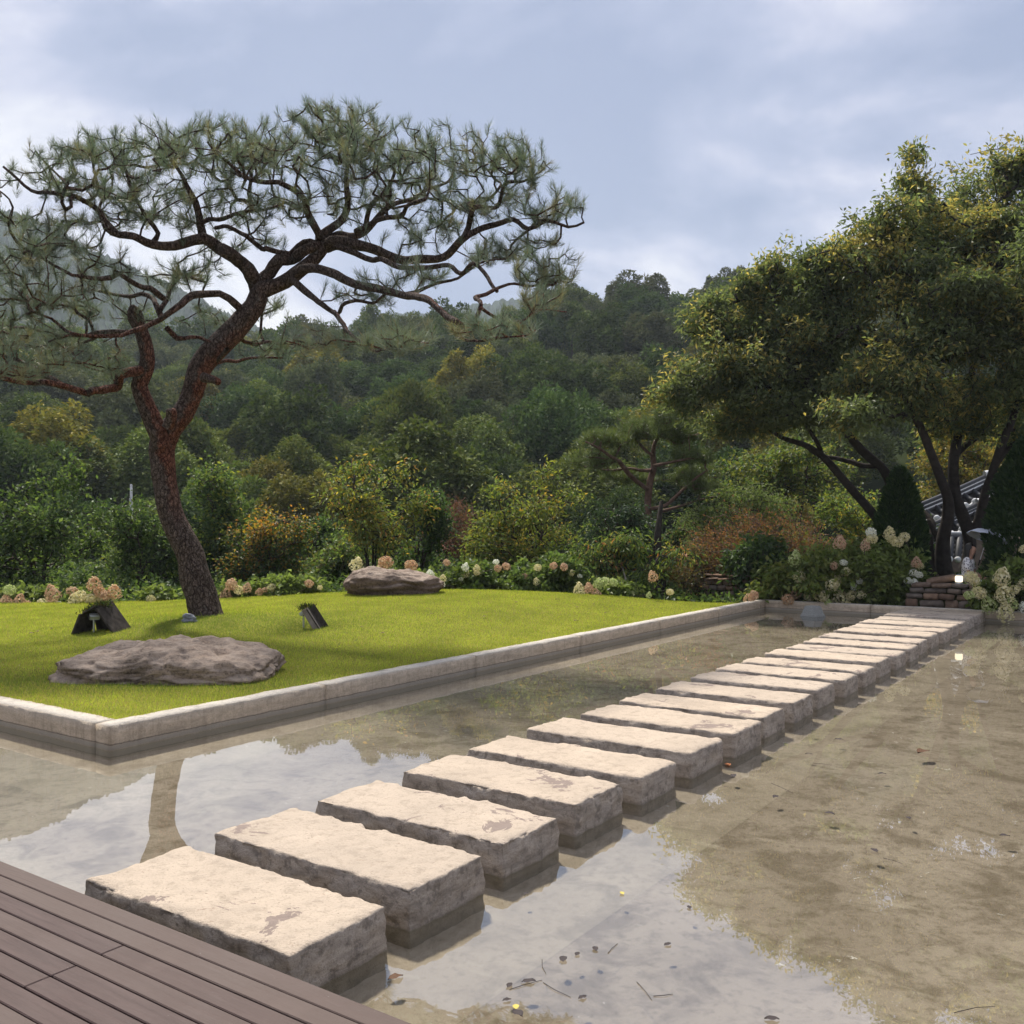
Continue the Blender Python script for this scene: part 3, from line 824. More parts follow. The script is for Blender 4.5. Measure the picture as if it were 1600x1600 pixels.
LIMBS = [  # (trace, r0, r1, depth0, depth1)
    ([(402, 466), (398, 440), (391, 422), (378, 408), (358, 398), (338, 384), (320, 375), (300, 375), (280, 380), (258, 384), (237, 381), (215, 374), (187, 366), (168, 357), (156, 331), (134, 319), (94, 309), (53, 300), (28, 281), (6, 262)], 14, 2, 0.5, -1.6),
    ([(318, 376), (314, 344), (309, 319), (298, 300), (287, 285), (275, 262), (262, 240)], 8, 2, 0.2, -0.9),
    ([(312, 352), (328, 345), (350, 340), (375, 331), (415, 328), (444, 316)], 5, 2, 0.1, 1.2),
    ([(408, 440), (420, 426), (437, 410), (455, 402), (475, 396), (492, 388), (506, 380)], 12, 9, 0.45, 0.5),
    ([(506, 384), (530, 380), (553, 382), (590, 388), (625, 400), (669, 406), (694, 397), (722, 376), (747, 359), (775, 347), (803, 344), (825, 350), (853, 355), (887, 356), (912, 350)], 11, 2, 0.5, -1.0),
    ([(722, 375), (732, 352), (742, 335), (760, 326), (778, 318), (788, 294), (805, 284), (819, 278), (850, 269)], 6, 1.8, -0.3, -0.2),
    ([(740, 338), (730, 325), (734, 316), (752, 310), (768, 304), (781, 288), (772, 272), (762, 262), (737, 244)], 4, 1.5, -0.3, 0.9),
    ([(500, 384), (498, 368), (512, 356), (528, 340), (541, 318), (543, 300), (541, 281), (548, 262), (553, 232), (544, 200)], 9, 2, 0.5, 0.3),
    ([(504, 376), (494, 358), (482, 337), (481, 319), (466, 303), (450, 294), (437, 287), (400, 281), (376, 272), (359, 256), (340, 240), (325, 222)], 7.5, 1.8, 0.5, -1.2),
    ([(512, 376), (530, 370), (550, 364), (572, 352), (588, 340), (606, 328), (625, 319), (648, 310), (669, 300), (700, 275), (712, 256)], 8, 1.8, 0.6, 2.2),
    ([(572, 352), (578, 332), (590, 312), (600, 302), (614, 285), (619, 272), (612, 252), (632, 240)], 5, 1.8, 0.9, 0.4),
    ([(556, 362), (582, 350), (606, 344), (622, 334), (640, 326), (668, 318)], 5.5, 3, 0.5, -0.6),
    ([(452, 436), (472, 424), (500, 424), (526, 432), (553, 444), (582, 452), (612, 456), (640, 463), (666, 472), (684, 482), (700, 494), (716, 505), (731, 510), (742, 496), (752, 480), (744, 463), (760, 457), (778, 450), (803, 444), (834, 447), (869, 437), (897, 428)], 9.5, 1.5, [0.3, 0.2, 0, -0.3, -0.6, -1.0, -1.5, -2.0, -2.5, -3.0, -3.3, -3.5, -3.4, -3.1, -2.8, -2.5, -2.3, -2.1, -1.9, -1.8, -1.7, -1.7], 0),
    ([(750, 480), (764, 488), (794, 494), (819, 503), (840, 484), (887, 480)], 3.4, 1, -3.1, -3.3),
    ([(731, 509), (719, 528), (750, 534), (794, 531), (831, 519)], 3.2, 1.3, -3.5, -4.2),
    ([(512, 390), (531, 391), (553, 397), (576, 402), (600, 409), (625, 419), (662, 419), (700, 416), (722, 427), (741, 417), (758, 427), (768, 440), (778, 450)], 6, 3.4, 0.6, -2.4),
    ([(630, 460), (655, 453), (681, 446), (715, 437), (738, 424), (760, 414), (790, 410)], 3.8, 1.4, -1.2, -1.0),
    ([(455, 436), (469, 449), (483, 460), (497, 470), (512, 482), (524, 488), (532, 474), (553, 469), (581, 472), (606, 462)], 7, 2, 0.2, -1.4),
    ([(522, 487), (530, 498), (538, 512), (552, 527), (568, 538), (584, 544), (606, 544), (644, 531)], 4.8, 1.5, -0.9, -4.4),
    ([(538, 510), (534, 530), (510, 536), (481, 537), (450, 534)], 3, 1.3, -1.5, -2.4),
    ([(355, 545), (340, 568), (356, 566), (375, 562), (405, 560), (437, 556)], 4.4, 1.8, 0.0, 1.8),
    ([(372, 522), (384, 534), (402, 536), (422, 534), (462, 537), (500, 534)], 4.4, 1.6, 0.3, 2.6),
    ([(378, 484), (362, 470), (344, 459), (322, 457), (306, 466), (290, 480), (268, 492), (242, 499), (226, 507), (206, 517), (187, 522), (147, 525), (119, 524), (94, 512), (75, 497), (50, 488)], 8, 2, 0.3, -1.8),
    ([(252, 496), (248, 478), (236, 466), (222, 461), (205, 463), (187, 462), (168, 460), (140, 452)], 5.5, 2, -0.2, 1.4),
    ([(250, 484), (262, 462), (268, 446), (275, 430), (278, 412)], 4.5, 2, -0.2, 0.8),
    ([(256, 466), (240, 454), (219, 447), (200, 438), (183, 427), (170, 434), (144, 434), (122, 429), (106, 425), (60, 400), (28, 375), (20, 350), (30, 330), (12, 310), (0, 300)], 5.5, 1.5, -0.4, -2.6),
    ([(200, 519), (160, 521), (120, 521), (80, 520), (41, 512), (0, 506), (-40, 508)], 4.5, 2, -0.6, 0.8),
    ([(224, 578), (206, 580), (188, 590), (170, 602), (152, 612), (135, 613), (105, 604), (70, 598), (30, 597), (0, 590), (-40, 585), (-85, 588)], 10, 3, -0.2, -2.2),
    ([(95, 601), (82, 590), (60, 578), (30, 563), (0, 555), (-30, 545), (-60, 548)], 6, 2, -1.0, -0.2),
    ([(260, 512), (275, 528), (292, 530), (310, 528), (330, 536)], 5, 3, -0.2, 0.2),
    ([(128, 316), (150, 300), (150, 270), (146, 235), (142, 212)], 3, 1.3, -1.0, -1.4),
    ([(94, 309), (104, 290), (80, 265), (60, 240)], 3, 1.3, -1.3, -0.4),
    ([(237, 381), (240, 358), (228, 340), (215, 318), (205, 290), (195, 255), (198, 226)], 5, 1.5, -0.4, -0.9),
    ([(187, 366), (170, 345), (160, 320), (175, 290), (170, 262)], 3.5, 1.4, -0.6, 0.8),
    ([(337, 356), (362, 360), (378, 368), (394, 378), (408, 386), (420, 392), (436, 394), (450, 392), (464, 382), (486, 378), (500, 384)], 3.5, 5.5, 0.2, 0.5),
    ([(20, 350), (5, 340), (-20, 330), (-45, 318)], 2.5, 1.3, -2.0, -2.4),
    ([(160, 521), (140, 540), (100, 545), (60, 540), (25, 528)], 3, 1.3, -0.6, 1.6),
]
spec = []
tp, tr = smooth_path(TRUNK, 0.10)
trunk_spec = (tp, tr * 0.93, 22, 0.075, 3)
sp_, sr_ = smooth_path(STEM, 0.10)
link('trunk', tubes_mesh('trunk', [trunk_spec, (sp_, sr_ * 0.88, 18, 0.09, 5)]), M['pine_bark'], pine)
skel = [tp[tp[:, 2] > 4.2]]
for i, (tr_, r0, r1, d0, d1) in enumerate(LIMBS):
    pth = limb(tr_, r0, r1, d0, d1)
    rgi = np.random.default_rng(50 + i)
    pth = [(a[0], a[1] + (rgi.normal() * 0.12 if 0 < k_ else 0), a[2], a[3]) for k_, a in enumerate(pth)]
    P_, R_ = smooth_path(pth, 0.10)
    # short kinks and knuckles along every limb
    wob = np.array([[0.030 * fr(q, 1.7, 2, i), 0.05 * fr(q, 1.2, 2, i + 2), 0.030 * fr(q, 1.9, 2, i + 4)] for q in P_])
    wob[:2] = 0
    P_ = P_ + wob
    link('branch', tubes_mesh('branch', [(P_, R_ * 0.86, 10 if r0 > 6 else 7, 0.13, i)]), M['pine_bark'], pine)
    skel.append(P_[len(P_) // 5:])
# broken stubs and the knot at the top of the second stem
stub = [limb([(318, 590), (330, 592), (341, 597)], 8, 6, -0.1, -0.3), limb([(262, 668), (268, 652), (267, 640)], 9, 8, -0.2, -0.3)]
for k_, s_ in enumerate(stub):
    link('stub', tubes_mesh('stub', [(*smooth_path(s_, 0.05), 10, 0.16, 70 + k_)]), M['pine_bark'], pine)

# pads of foliage: (cx, cy, rx, ry, depth centre, depth half-width, shoots)
PADS = [
    (300, 300, 110, 26, 0.2, 2.2, 40), (450, 312, 90, 26, 0.6, 2.4, 34), (600, 305, 110, 26, 0.6, 2.4, 42), (720, 315, 70, 26, 0.4, 2.0, 26), (520, 335, 70, 22, 0.6, 2.2, 18), (180, 300, 80, 26, -0.6, 2.0, 34), (680, 345, 70, 18, 0.4, 1.6, 18), (340, 385, 70, 16, 1.0, 1.8, 14), (820, 375, 60, 12, -0.8, 1.0, 12),
    (95, 275, 95, 42, -1.2, 1.5, 60), (150, 238, 70, 30, -0.6, 1.8, 46), (240, 245, 85, 50, -0.6, 2.0, 95), (330, 235, 85, 45, 0.0, 2.4, 105), (430, 235, 85, 48, 0.3, 2.6, 120),
    (525, 205, 85, 46, 0.4, 2.4, 120), (545, 255, 90, 42, 0.3, 2.4, 70), (620, 235, 75, 40, 0.4, 2.4, 80), (690, 255, 70, 48, 0.8, 2.2, 75), (770, 245, 65, 40, 0.2, 1.6, 52), (820, 262, 48, 34, -0.2, 1.3, 38), (860, 325, 68, 30, -0.9, 1.2, 46), (790, 320, 50, 30, -0.2, 1.3, 24),
    (700, 355, 60, 35, 0.6, 1.8, 22), (640, 372, 50, 16, -0.2, 1.2, 14), (780, 395, 60, 20, -0.4, 1.4, 30), (850, 425, 60, 30, -2.0, 0.9, 46), (760, 395, 40, 20, -1.2, 1.0, 14),
    (640, 430, 80, 18, -1.6, 0.9, 26), (570, 460, 80, 22, -0.8, 1.4, 22), (620, 530, 80, 20, -4.2, 0.9, 34), (770, 512, 75, 20, -4.0, 0.8, 28), (860, 470, 50, 16, -3.3, 0.7, 18), (500, 532, 75, 20, -1.8, 1.2, 30),
    (430, 545, 70, 22, 1.6, 1.2, 24), (430, 480, 60, 22, 1.8, 1.4, 16), (300, 425, 60, 22, 0.6, 1.4, 24), (270, 330, 90, 36, 0.0, 2.0, 44), (390, 330, 80, 35, 0.8, 2.2, 40), (420, 375, 45, 14, 1.2, 1.0, 10),
    (95, 370, 75, 40, -1.4, 1.6, 56), (150, 420, 75, 34, -0.6, 1.6, 36), (40, 400, 60, 50, -2.0, 1.6, 40), (60, 465, 95, 34, -1.4, 1.8, 60), (155, 480, 85, 25, 0.4, 1.6, 36), (50, 530, 90, 30, -0.6, 1.8, 56), (150, 560, 90, 26, -0.4, 1.6, 36),
    (20, 575, 70, 22, -1.6, 1.4, 26), (-60, 560, 60, 30, -1.8, 1.4, 26), (-50, 470, 50, 50, -1.8, 1.4, 26), (-30, 320, 45, 40, -2.2, 1.2, 22), (255, 440, 70, 22, 0.8, 1.5, 20), (330, 500, 60, 22, 1.4, 1.4, 18), (200, 330, 60, 35, 0.4, 1.8, 26),
]
rng = np.random.default_rng(11)
att = []
for (cx, cy_p, rx, ry, dc, dr, n) in PADS:
    n = int(n * 1.05)
    q = unit(rng.normal(size=(n, 3))) * rng.random((n, 1)) ** (1 / 2.2)
    q[:, 1] = q[:, 1] - 0.15 * np.abs(q[:, 1])          # image y grows downwards: a little more near the top
    for k_ in range(n):
        p = PW(cx + rx * q[k_, 0], cy_p + 1.1 * ry * q[k_, 1], dc + dr * q[k_, 2])
        att.append((p.x, p.y, p.z))
att = np.array(att)
ch, N_, cnt = grow(np.vstack(skel), att, 0.22, rng, 0.10, 0.14)
sp2 = chain_specs(ch, N_, cnt, 0.0072, 0.42, 0.034, 5)
tag(link('twig', tubes_mesh('twig', sp2), M['pine_bark'], pine), kind='stuff')
# needles: brush-like tufts along the last part of every shoot, pointing up and outwards
tips = np.array([N_[c[-1]] for c in ch]); tdir = np.array([N_[c[-1]] - N_[c[-2]] for c in ch])
tips2 = np.array([N_[c[-2]] for c in ch if len(c) > 2]); d2 = np.array([N_[c[-1]] - N_[c[-2]] for c in ch if len(c) > 2])
half = rng.random(len(tips2)) < 0.5
T0 = np.vstack([tips, tips2[half]]); TD = unit(np.vstack([tdir, d2[half]])) * 0.7 + np.array([0, 0, 0.65])
TD = unit(TD + rng.normal(size=TD.shape) * 0.22)
NPT = 60
Pn = np.repeat(T0, NPT, axis=0); Dn = np.repeat(TD, NPT, axis=0); k = len(Pn)
# along the shoot: younger needles at the top stand up, older ones lower down spread out
along = rng.uniform(-0.15, 0.07, k)
Pn = Pn + Dn * along[:, None]
side = unit(np.cross(Dn, rng.normal(size=(k, 3))))
spread = np.where(along > 0, rng.uniform(0.1, 0.9, k), rng.uniform(0.45, 1.5, k))
Dd = unit(Dn + side * spread[:, None]) + np.array([0, 0, 0.05])
ln = rng.uniform(0.085, 0.16, k)[:, None]
tw = rng.random(len(T0)); tcol = np.where(tw[:, None] < 0.10, np.array([[0.25, 0.235, 0.14]]), np.where(tw[:, None] < 0.5, np.array([[0.14, 0.185, 0.145]]), np.array([[0.18, 0.215, 0.165]])))
cN = np.repeat(tcol, NPT, axis=0) * rng.uniform(0.75, 1.3, (k, 1))
brown = rng.random(k) < 0.05
cN[brown] = np.array([0.22, 0.15, 0.07])
wv = unit(np.cross(Dd, rng.normal(size=(k, 3)))) * 0.0023
tip = Pn + unit(Dd) * ln
Vn = np.stack([Pn - wv, Pn + wv, tip + wv * 0.45, tip - wv * 0.45], 1).reshape(-1, 3)
link('crown', mesh_np('crown', Vn, np.arange(len(Vn)).reshape(-1, 4), np.repeat(cN, 4, axis=0)), M['needle'], pine)
for c in pine.children: c.matrix_basis = Matrix.Translation(-pine.location)

# ================================================================ shrubs and trees behind the lawn and the pond
def lumps_px(x0, x1, y0, y1, k, D, rng, shape='round'):
    """overlapping rounded masses that fill the outline (photo pixels at depth D) with an uneven edge"""
    cx, cyy, hx, hy = (x0 + x1) / 2, (y0 + y1) / 2, (x1 - x0) / 2, (y1 - y0) / 2
    out = []
    for i in range(k):
        for _ in range(50):
            a, b = rng.uniform(-1, 1, 2)
            if shape == 'round' and a * a + b * b > 1: continue
            if shape == 'dome' and (a * a + max(0, -b) ** 2 > 1): continue
            if shape == 'cone' and abs(a) > 0.25 + 0.75 * (b + 1) / 2: continue
            break
        r = rng.uniform(0.30, 0.48)
        s = 1 - r * 0.8
        px, py = cx + a * hx * s, cyy + b * hy * s
        d = D + rng.uniform(-0.6, 0.6) * hx / F * D
        p = W(px, py, D)
        out.append((p.x, d, p.z, r * hx / F * D, r * hx / F * D, r * hy / F * D * 1.05))
    return out
def lump_px(cx, cyy, rx, ry, D, dd=0.0, rd=None):
    p = W(cx, cyy, D)
    return (p.x, D + dd, p.z, rx / F * D, (rd if rd else rx / F * D), ry / F * D)
def attract(lumps, n, rng, inner=0.55):
    vol = np.array([l[3] * l[5] * 1.0 for l in lumps]); idx = rng.choice(len(lumps), n, p=vol / vol.sum())
    Lm = np.array(lumps)[idx]
    q = unit(rng.normal(size=(n, 3)))
    q[:, 2] = np.where(q[:, 2] < -0.3, q[:, 2] * 0.7, q[:, 2])
    rr = rng.uniform(inner, 1.0, (n, 1)) * (1 + 0.12 * rng.normal(size=(n, 1)))
    P = Lm[:, :3] + q * rr * Lm[:, 3:6]
    return P, q
def plant(name, label, cat, foot, lumps, ncl, per, L, Wd, palette, weights, seed, group=None, stems=5, step=0.35, r_tip=0.006, r_max=0.05, twig_len=0.35, droop=0.1, spread=0.12,
          mat_=None, bark=None, top_cols=None, top_p=0.0, flat=0.5, skel=None, inner=0.55, jitter=1.0, extra=None, power=0.42, bias=0.12):
    rng = np.random.default_rng(seed)
    root = empty(name, foot, label, cat, group)
    A, q = attract(lumps, ncl, rng, inner)
    zmin = foot[2] + 0.12
    A[:, 2] = np.maximum(A[:, 2], zmin + rng.uniform(0, 0.15, len(A)))
    A0 = A
    if extra is not None and len(extra): A = np.vstack([A, extra])
    if skel is None:
        cen = np.array([np.mean([l[0] for l in lumps]), np.mean([l[1] for l in lumps]), np.mean([l[2] for l in lumps])])
        skel = []
        for s in range(stems):
            a = rng.uniform(0, 2 * PI); wdt = np.mean([l[3] for l in lumps])
            b = np.array(foot) + np.array([math.cos(a), math.sin(a) * 0.6, 0]) * 0.10 * (s > 0)
            e = cen + np.array([math.cos(a), math.sin(a), 0]) * wdt * 0.7 * (s > 0)
            e[2] = foot[2] + (cen[2] - foot[2]) * rng.uniform(0.6, 1.1)
            t = np.linspace(0, 1, 8)[:, None]
            pth = b + (e - b) * t; pth[:, 2] = b[2] + (e[2] - b[2]) * t[:, 0] ** 0.75
            skel.append(pth)
        specs = [(p, np.linspace(r_max, r_max * 0.35, len(p)), 6, 0.0, 0) for p in skel]
        nodes = np.vstack(skel)
    else:
        specs, nodes = [], skel
    ch, N, cnt = grow(nodes, A, step, rng, bias, 0.12)
    tw = chain_specs(ch, N, cnt, r_tip, power, r_max, 4)
    bark = bark or M['twig']
    if skel is not None and specs:
        link('stem', tubes_mesh('stem', specs + tw), bark, root)
    else:
        tag(link('twig', tubes_mesh('twig', tw), bark, root), kind='stuff')
    # leaves round the end of every twig
    k = len(A0) * per
    i = np.repeat(np.arange(len(A0)), per)
    cen = np.array([np.average([l[j] for l in lumps]) for j in range(3)])
    out = q[i]
    Pp = A0[i] - out * rng.uniform(-0.15, 1.0, (k, 1)) * twig_len + rng.normal(size=(k, 3)) * spread
    Pp[:, 2] = np.maximum(Pp[:, 2], foot[2] + 0.02)
    Dd = unit(out * 0.7 + rng.normal(size=(k, 3)) * 0.75 * jitter) + np.array([0, 0, -droop])
    c = pick_cols(k, palette, weights, rng)
    clump = (0.8 + 0.4 * rng.random(len(A0)))[i][:, None]
    c = c * clump
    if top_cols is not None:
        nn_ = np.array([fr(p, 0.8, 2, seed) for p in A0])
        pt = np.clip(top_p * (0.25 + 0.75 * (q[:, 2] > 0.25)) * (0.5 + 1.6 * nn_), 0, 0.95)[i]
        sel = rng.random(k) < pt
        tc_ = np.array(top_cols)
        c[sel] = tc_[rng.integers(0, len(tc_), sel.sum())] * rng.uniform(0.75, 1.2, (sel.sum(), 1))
    Vx, Fq, Cc = leaves(Pp, Dd, L, Wd, c, rng, flat=flat)
    link('crown', mesh_np('crown', Vx, Fq, Cc), mat_ or M['leaf'], root)
    for o in root.children: o.matrix_basis = Matrix.Translation(-Vector(foot))
    return root
GZ = 0.10
def foot(px, D, z=GZ):
    return ((px - 800) / F * D, D, z)
DK, MD, LT, YG, YE, OR, RB, BR = (0.052, 0.088, 0.031), (0.094, 0.146, 0.042), (0.150, 0.202, 0.055), (0.247, 0.260, 0.049), (0.546, 0.403, 0.078), (0.429, 0.189, 0.039), (0.208, 0.078, 0.046), (0.169, 0.104, 0.058)
R_ = np.random.default_rng(77)
# --- left of and behind the pine trunk
L_ = lumps_px(-60, 170, 770, 945, 16, 23.5, R_, 'dome') + [lump_px(50, 760, 16, 60, 23.4), lump_px(118, 750, 18, 50, 23.6), lump_px(90, 770, 18, 40, 23.2), lump_px(20, 790, 20, 40, 23.2), lump_px(150, 800, 14, 40, 23.5)]
plant('shrub', 'large leafy green shrub with upright shoots behind the lawn beside the orange hydrangeas', 'shrub', foot(60, 23.5), L_, 620, 13, 0.125, 0.075, [DK, MD, LT], [3, 5, 3], 1)
plant('shrub', 'dark green shrub filling the gap between the shooting shrub and the pine trunk', 'shrub', foot(215, 24.5), lumps_px(150, 300, 775, 945, 12, 24.5, R_, 'dome'), 420, 13, 0.12, 0.07, [DK, MD, LT], [4, 5, 2], 2)
plant('garden_tree', 'round-topped green tree rising just beside the pine trunk', 'tree', foot(320, 26.5), lumps_px(268, 392, 728, 900, 14, 26.5, R_, 'round') + [lump_px(335, 745, 40, 30, 26.5)], 520, 13, 0.13, 0.075, [DK, MD, LT, YG], [3, 5, 3, 2], 3, stems=2, r_max=0.07)
plant('maple_tree', 'low spreading maple turning orange at its tips beside the pine', 'tree', foot(425, 24.5), lumps_px(330, 508, 775, 925, 16, 24.5, R_, 'dome'), 640, 14, 0.095, 0.06, [DK, MD, (0.117, 0.130, 0.033), (0.221, 0.137, 0.033)], [4, 4, 4, 2], 4,
      top_cols=[OR, (0.390, 0.247, 0.039), (0.286, 0.208, 0.039)], top_p=0.5, flat=1.2, stems=4, droop=0.2)
plant('garden_tree', 'sparse upright tree with yellow and orange leaves behind the far boulder', 'tree', foot(585, 24.0), lumps_px(500, 690, 722, 880, 15, 24.0, R_, 'round') + [lump_px(560, 735, 34, 24, 24), lump_px(625, 740, 30, 24, 24)], 520, 10, 0.125, 0.055,
      [MD, LT, YG, (0.221, 0.182, 0.039)], [2, 4, 4, 2], 5, top_cols=[(0.494, 0.312, 0.078), YE, (0.390, 0.208, 0.065)], top_p=0.34, stems=7, r_max=0.035, droop=0.45, bark=M['dark_bark'])
plant('shrub', 'dense dark green shrub behind the yellow-leaved tree and the far boulder', 'shrub', foot(655, 25.2), lumps_px(600, 712, 752, 925, 12, 25.2, R_, 'dome'), 420, 13, 0.11, 0.06, [DK, MD, (0.052, 0.098, 0.039)], [4, 4, 2], 6)
plant('shrub', 'bare-looking red-brown bush between the dark shrub and the yellow-green tree', 'shrub', foot(722, 27.5), lumps_px(672, 768, 772, 910, 10, 27.5, R_, 'round'), 560, 7, 0.07, 0.02, [(0.260, 0.130, 0.085), (0.195, 0.098, 0.065), (0.130, 0.078, 0.052)], [3, 3, 2], 7, r_tip=0.009, bark=plain('red_twig', (0.195, 0.098, 0.065), 0.8, 0.1), stems=9, r_max=0.03, jitter=0.5)
plant('garden_tree', 'broad yellow-green tree with a thin leafy leader, behind the white hydrangeas', 'tree', foot(825, 24.6), lumps_px(715, 925, 765, 905, 18, 24.6, R_, 'dome') + [lump_px(850, 745, 26, 34, 24.6), lump_px(780, 765, 40, 25, 24.6), lump_px(895, 775, 36, 24, 24.6)], 720, 12, 0.13, 0.05,
      [MD, LT, YG, (0.156, 0.182, 0.039)], [2, 4, 5, 4], 8, top_cols=[(0.325, 0.273, 0.058), (0.429, 0.286, 0.065)], top_p=0.4, droop=0.4, stems=4)
plant('shrub', 'dark glossy evergreen shrub against the trunk of the small pine', 'shrub', foot(968, 23.6), lumps_px(905, 1030, 772, 905, 11, 23.6, R_, 'round'), 420, 12, 0.105, 0.055, [(0.034, 0.058, 0.029), (0.046, 0.078, 0.039), MD], [4, 4, 1], 9, mat_=M['leaf_glossy'])
plant('weeping_tree', 'small weeping tree with drooping yellow-tipped leaves, propped by a slanting pole', 'tree', foot(968, 21.6), lumps_px(895, 1035, 828, 905, 12, 21.6, R_, 'dome') + [lump_px(1055, 868, 34, 14, 21.6), lump_px(925, 870, 34, 26, 21.5)], 380, 12, 0.145, 0.04,
      [DK, MD, LT, YG], [3, 4, 4, 2], 10, top_cols=[(0.312, 0.260, 0.065), (0.364, 0.169, 0.065)], top_p=0.5, droop=0.9, stems=3, r_max=0.045, bark=M['dark_bark'])
plant('shrub', 'pale green feathery shrub behind the red-brown dome bush', 'shrub', foot(1150, 27), lumps_px(1035, 1290, 745, 880, 18, 27, R_, 'dome'), 760, 13, 0.13, 0.035, [LT, (0.143, 0.182, 0.072), (0.169, 0.195, 0.078), MD], [4, 4, 3, 2], 11, droop=0.5)
plant('dome_bush', 'wide dome-shaped bush of red-brown twigs beyond the pond corner', 'bush', foot(1190, 23.2), [lump_px(1190, 880, 122, 78, 23.4, 0.2, 1.5), lump_px(1130, 890, 60, 50, 23.2), lump_px(1250, 890, 60, 45, 23.2)], 1500, 14, 0.075, 0.034, [(0.208, 0.091, 0.052), (0.169, 0.098, 0.046), (0.117, 0.098, 0.039), (0.260, 0.130, 0.065)], [4, 3, 3, 2], 12,
      inner=0.8, stems=12, r_max=0.02, bark=plain('brown_twig', (0.130, 0.085, 0.065), 0.8, 0.1), jitter=0.8)
plant('shrub', 'dark broad-leaved shrub growing in front of the dome bush above the old stone wall', 'shrub', foot(1190, 21.9), lumps_px(1128, 1255, 838, 925, 14, 21.9, R_, 'dome'), 260, 11, 0.17, 0.085, [DK, MD, (0.05, 0.085, 0.034)], [3, 3, 2], 13, mat_=M['leaf'], droop=0.3)
plant('shrub', 'thin brown undergrowth shrub between the propped tree and the old stone wall', 'shrub', foot(1075, 22.4), lumps_px(1030, 1130, 850, 930, 9, 22.4, R_, 'dome'), 330, 9, 0.08, 0.03, [(0.143, 0.111, 0.052), (0.091, 0.098, 0.039), (0.182, 0.104, 0.052)], [3, 3, 2], 14, stems=9, r_max=0.016)
plant('garden_tree', 'yellow-green tree standing behind the clipped conifer and its leaning neighbour', 'tree', foot(1335, 27), lumps_px(1270, 1420, 752, 880, 14, 27, R_, 'round'), 560, 13, 0.12, 0.055, [MD, LT, YG], [3, 4, 3], 15, top_cols=[(0.416, 0.312, 0.065)], top_p=0.35)
plant('maple_tree', 'spreading green maple in layers behind the pale feathery shrub', 'tree', foot(1235, 33), lumps_px(1085, 1400, 695, 800, 20, 33, R_, 'dome'), 900, 14, 0.15, 0.09, [DK, MD, (0.130, 0.150, 0.036), (0.195, 0.195, 0.039)], [2, 4, 5, 3], 16, flat=1.4, droop=0.15, stems=3, r_max=0.09)
plant('maple_tree', 'golden-green maple glimpsed between the dark trunks by the tiled roof', 'tree', foot(1480, 36), lumps_px(1410, 1600, 655, 800, 16, 36, R_, 'round'), 700, 14, 0.16, 0.09, [MD, (0.195, 0.169, 0.039), (0.260, 0.208, 0.039), (0.325, 0.221, 0.052)], [2, 4, 4, 2], 17, flat=1.3, stems=3, r_max=0.09)
# --- the lower growth that closes the border behind the hydrangeas
for i, (x0, x1, y0, y1, D, lb, pal) in enumerate([
    (-120, 60, 820, 940, 27.0, 'broad green shrub behind the shooting shrub, half hidden', (DK, MD, LT)),
    (130, 330, 830, 940, 28.0, 'low green shrub behind the pine trunk, lighter than its neighbours', (MD, LT, YG)),
    (270, 420, 850, 938, 26.5, 'low dark shrub between the pine trunk and the orange maple', (DK, DK, MD)),
    (460, 600, 838, 930, 27.0, 'olive shrub between the orange maple and the sparse yellow tree', (MD, LT, (0.156, 0.143, 0.052))),
    (440, 560, 800, 900, 31.0, 'green bush deep in the border above the olive shrub', (DK, MD, LT)),
    (640, 790, 850, 925, 27.0, 'dull green shrub at the foot of the bare red-brown bush', (DK, MD, LT)),
    (880, 1010, 800, 925, 28.0, 'yellowish shrub seen behind the glossy evergreen', (MD, LT, YG)),
    (1000, 1110, 810, 930, 29.0, 'dusky olive shrub behind the short dark trunk', (DK, MD, (0.156, 0.143, 0.052))),
    (1090, 1330, 820, 935, 30.0, 'long green thicket shrub behind the red-brown dome bush', (MD, LT, YG)),
    (1380, 1470, 800, 915, 24.5, 'shaded shrub between the clipped conifer and the dark trunks', (DK, MD, MD))]):
    plant('shrub', lb, 'shrub', foot((x0 + x1) / 2, D, -0.1), lumps_px(x0, x1, y0, y1, 12, D, R_, 'dome'), 420, 13, 0.13, 0.075, list(pal), [4, 4, 2], 400 + i)
# --- ground cover closing the bed under the shrubs
rng = np.random.default_rng(91)
n = 42000
ux = rng.uniform(-17, 13, n); uy = rng.uniform(20.3, 34, n)
uu = ux * U.x + uy * U.y; uvv = ux * V.x + uy * V.y
ok = ((uvv < -7.6) | (uu > 20.9)) & (uy > 20.4 + 0.0 * ux)
ux, uy = ux[ok], uy[ok]
hgt = 0.25 + 0.55 * (0.5 + 0.5 * np.sin(ux * 1.7 + 1.1 * np.sin(uy * 1.3)) * np.sin(uy * 1.1 + 0.4)) * np.clip((uy - 20.6) / 2.0, 0.15, 1)
P = np.stack([ux, uy, -0.02 + hgt * rng.random(len(ux))], 1)
Vx, Fq, Cc = leaves(P, rng.normal(size=P.shape) * np.array([1, 1, 0.5]) + np.array([0, -0.3, 0.5]), 0.15, 0.08, pick_cols(len(P), [DK, MD, LT], [4, 5, 2], rng), rng)
tag(link('undergrowth', mesh_np('undergrowth', Vx, Fq, Cc), M['leaf']), kind='stuff')
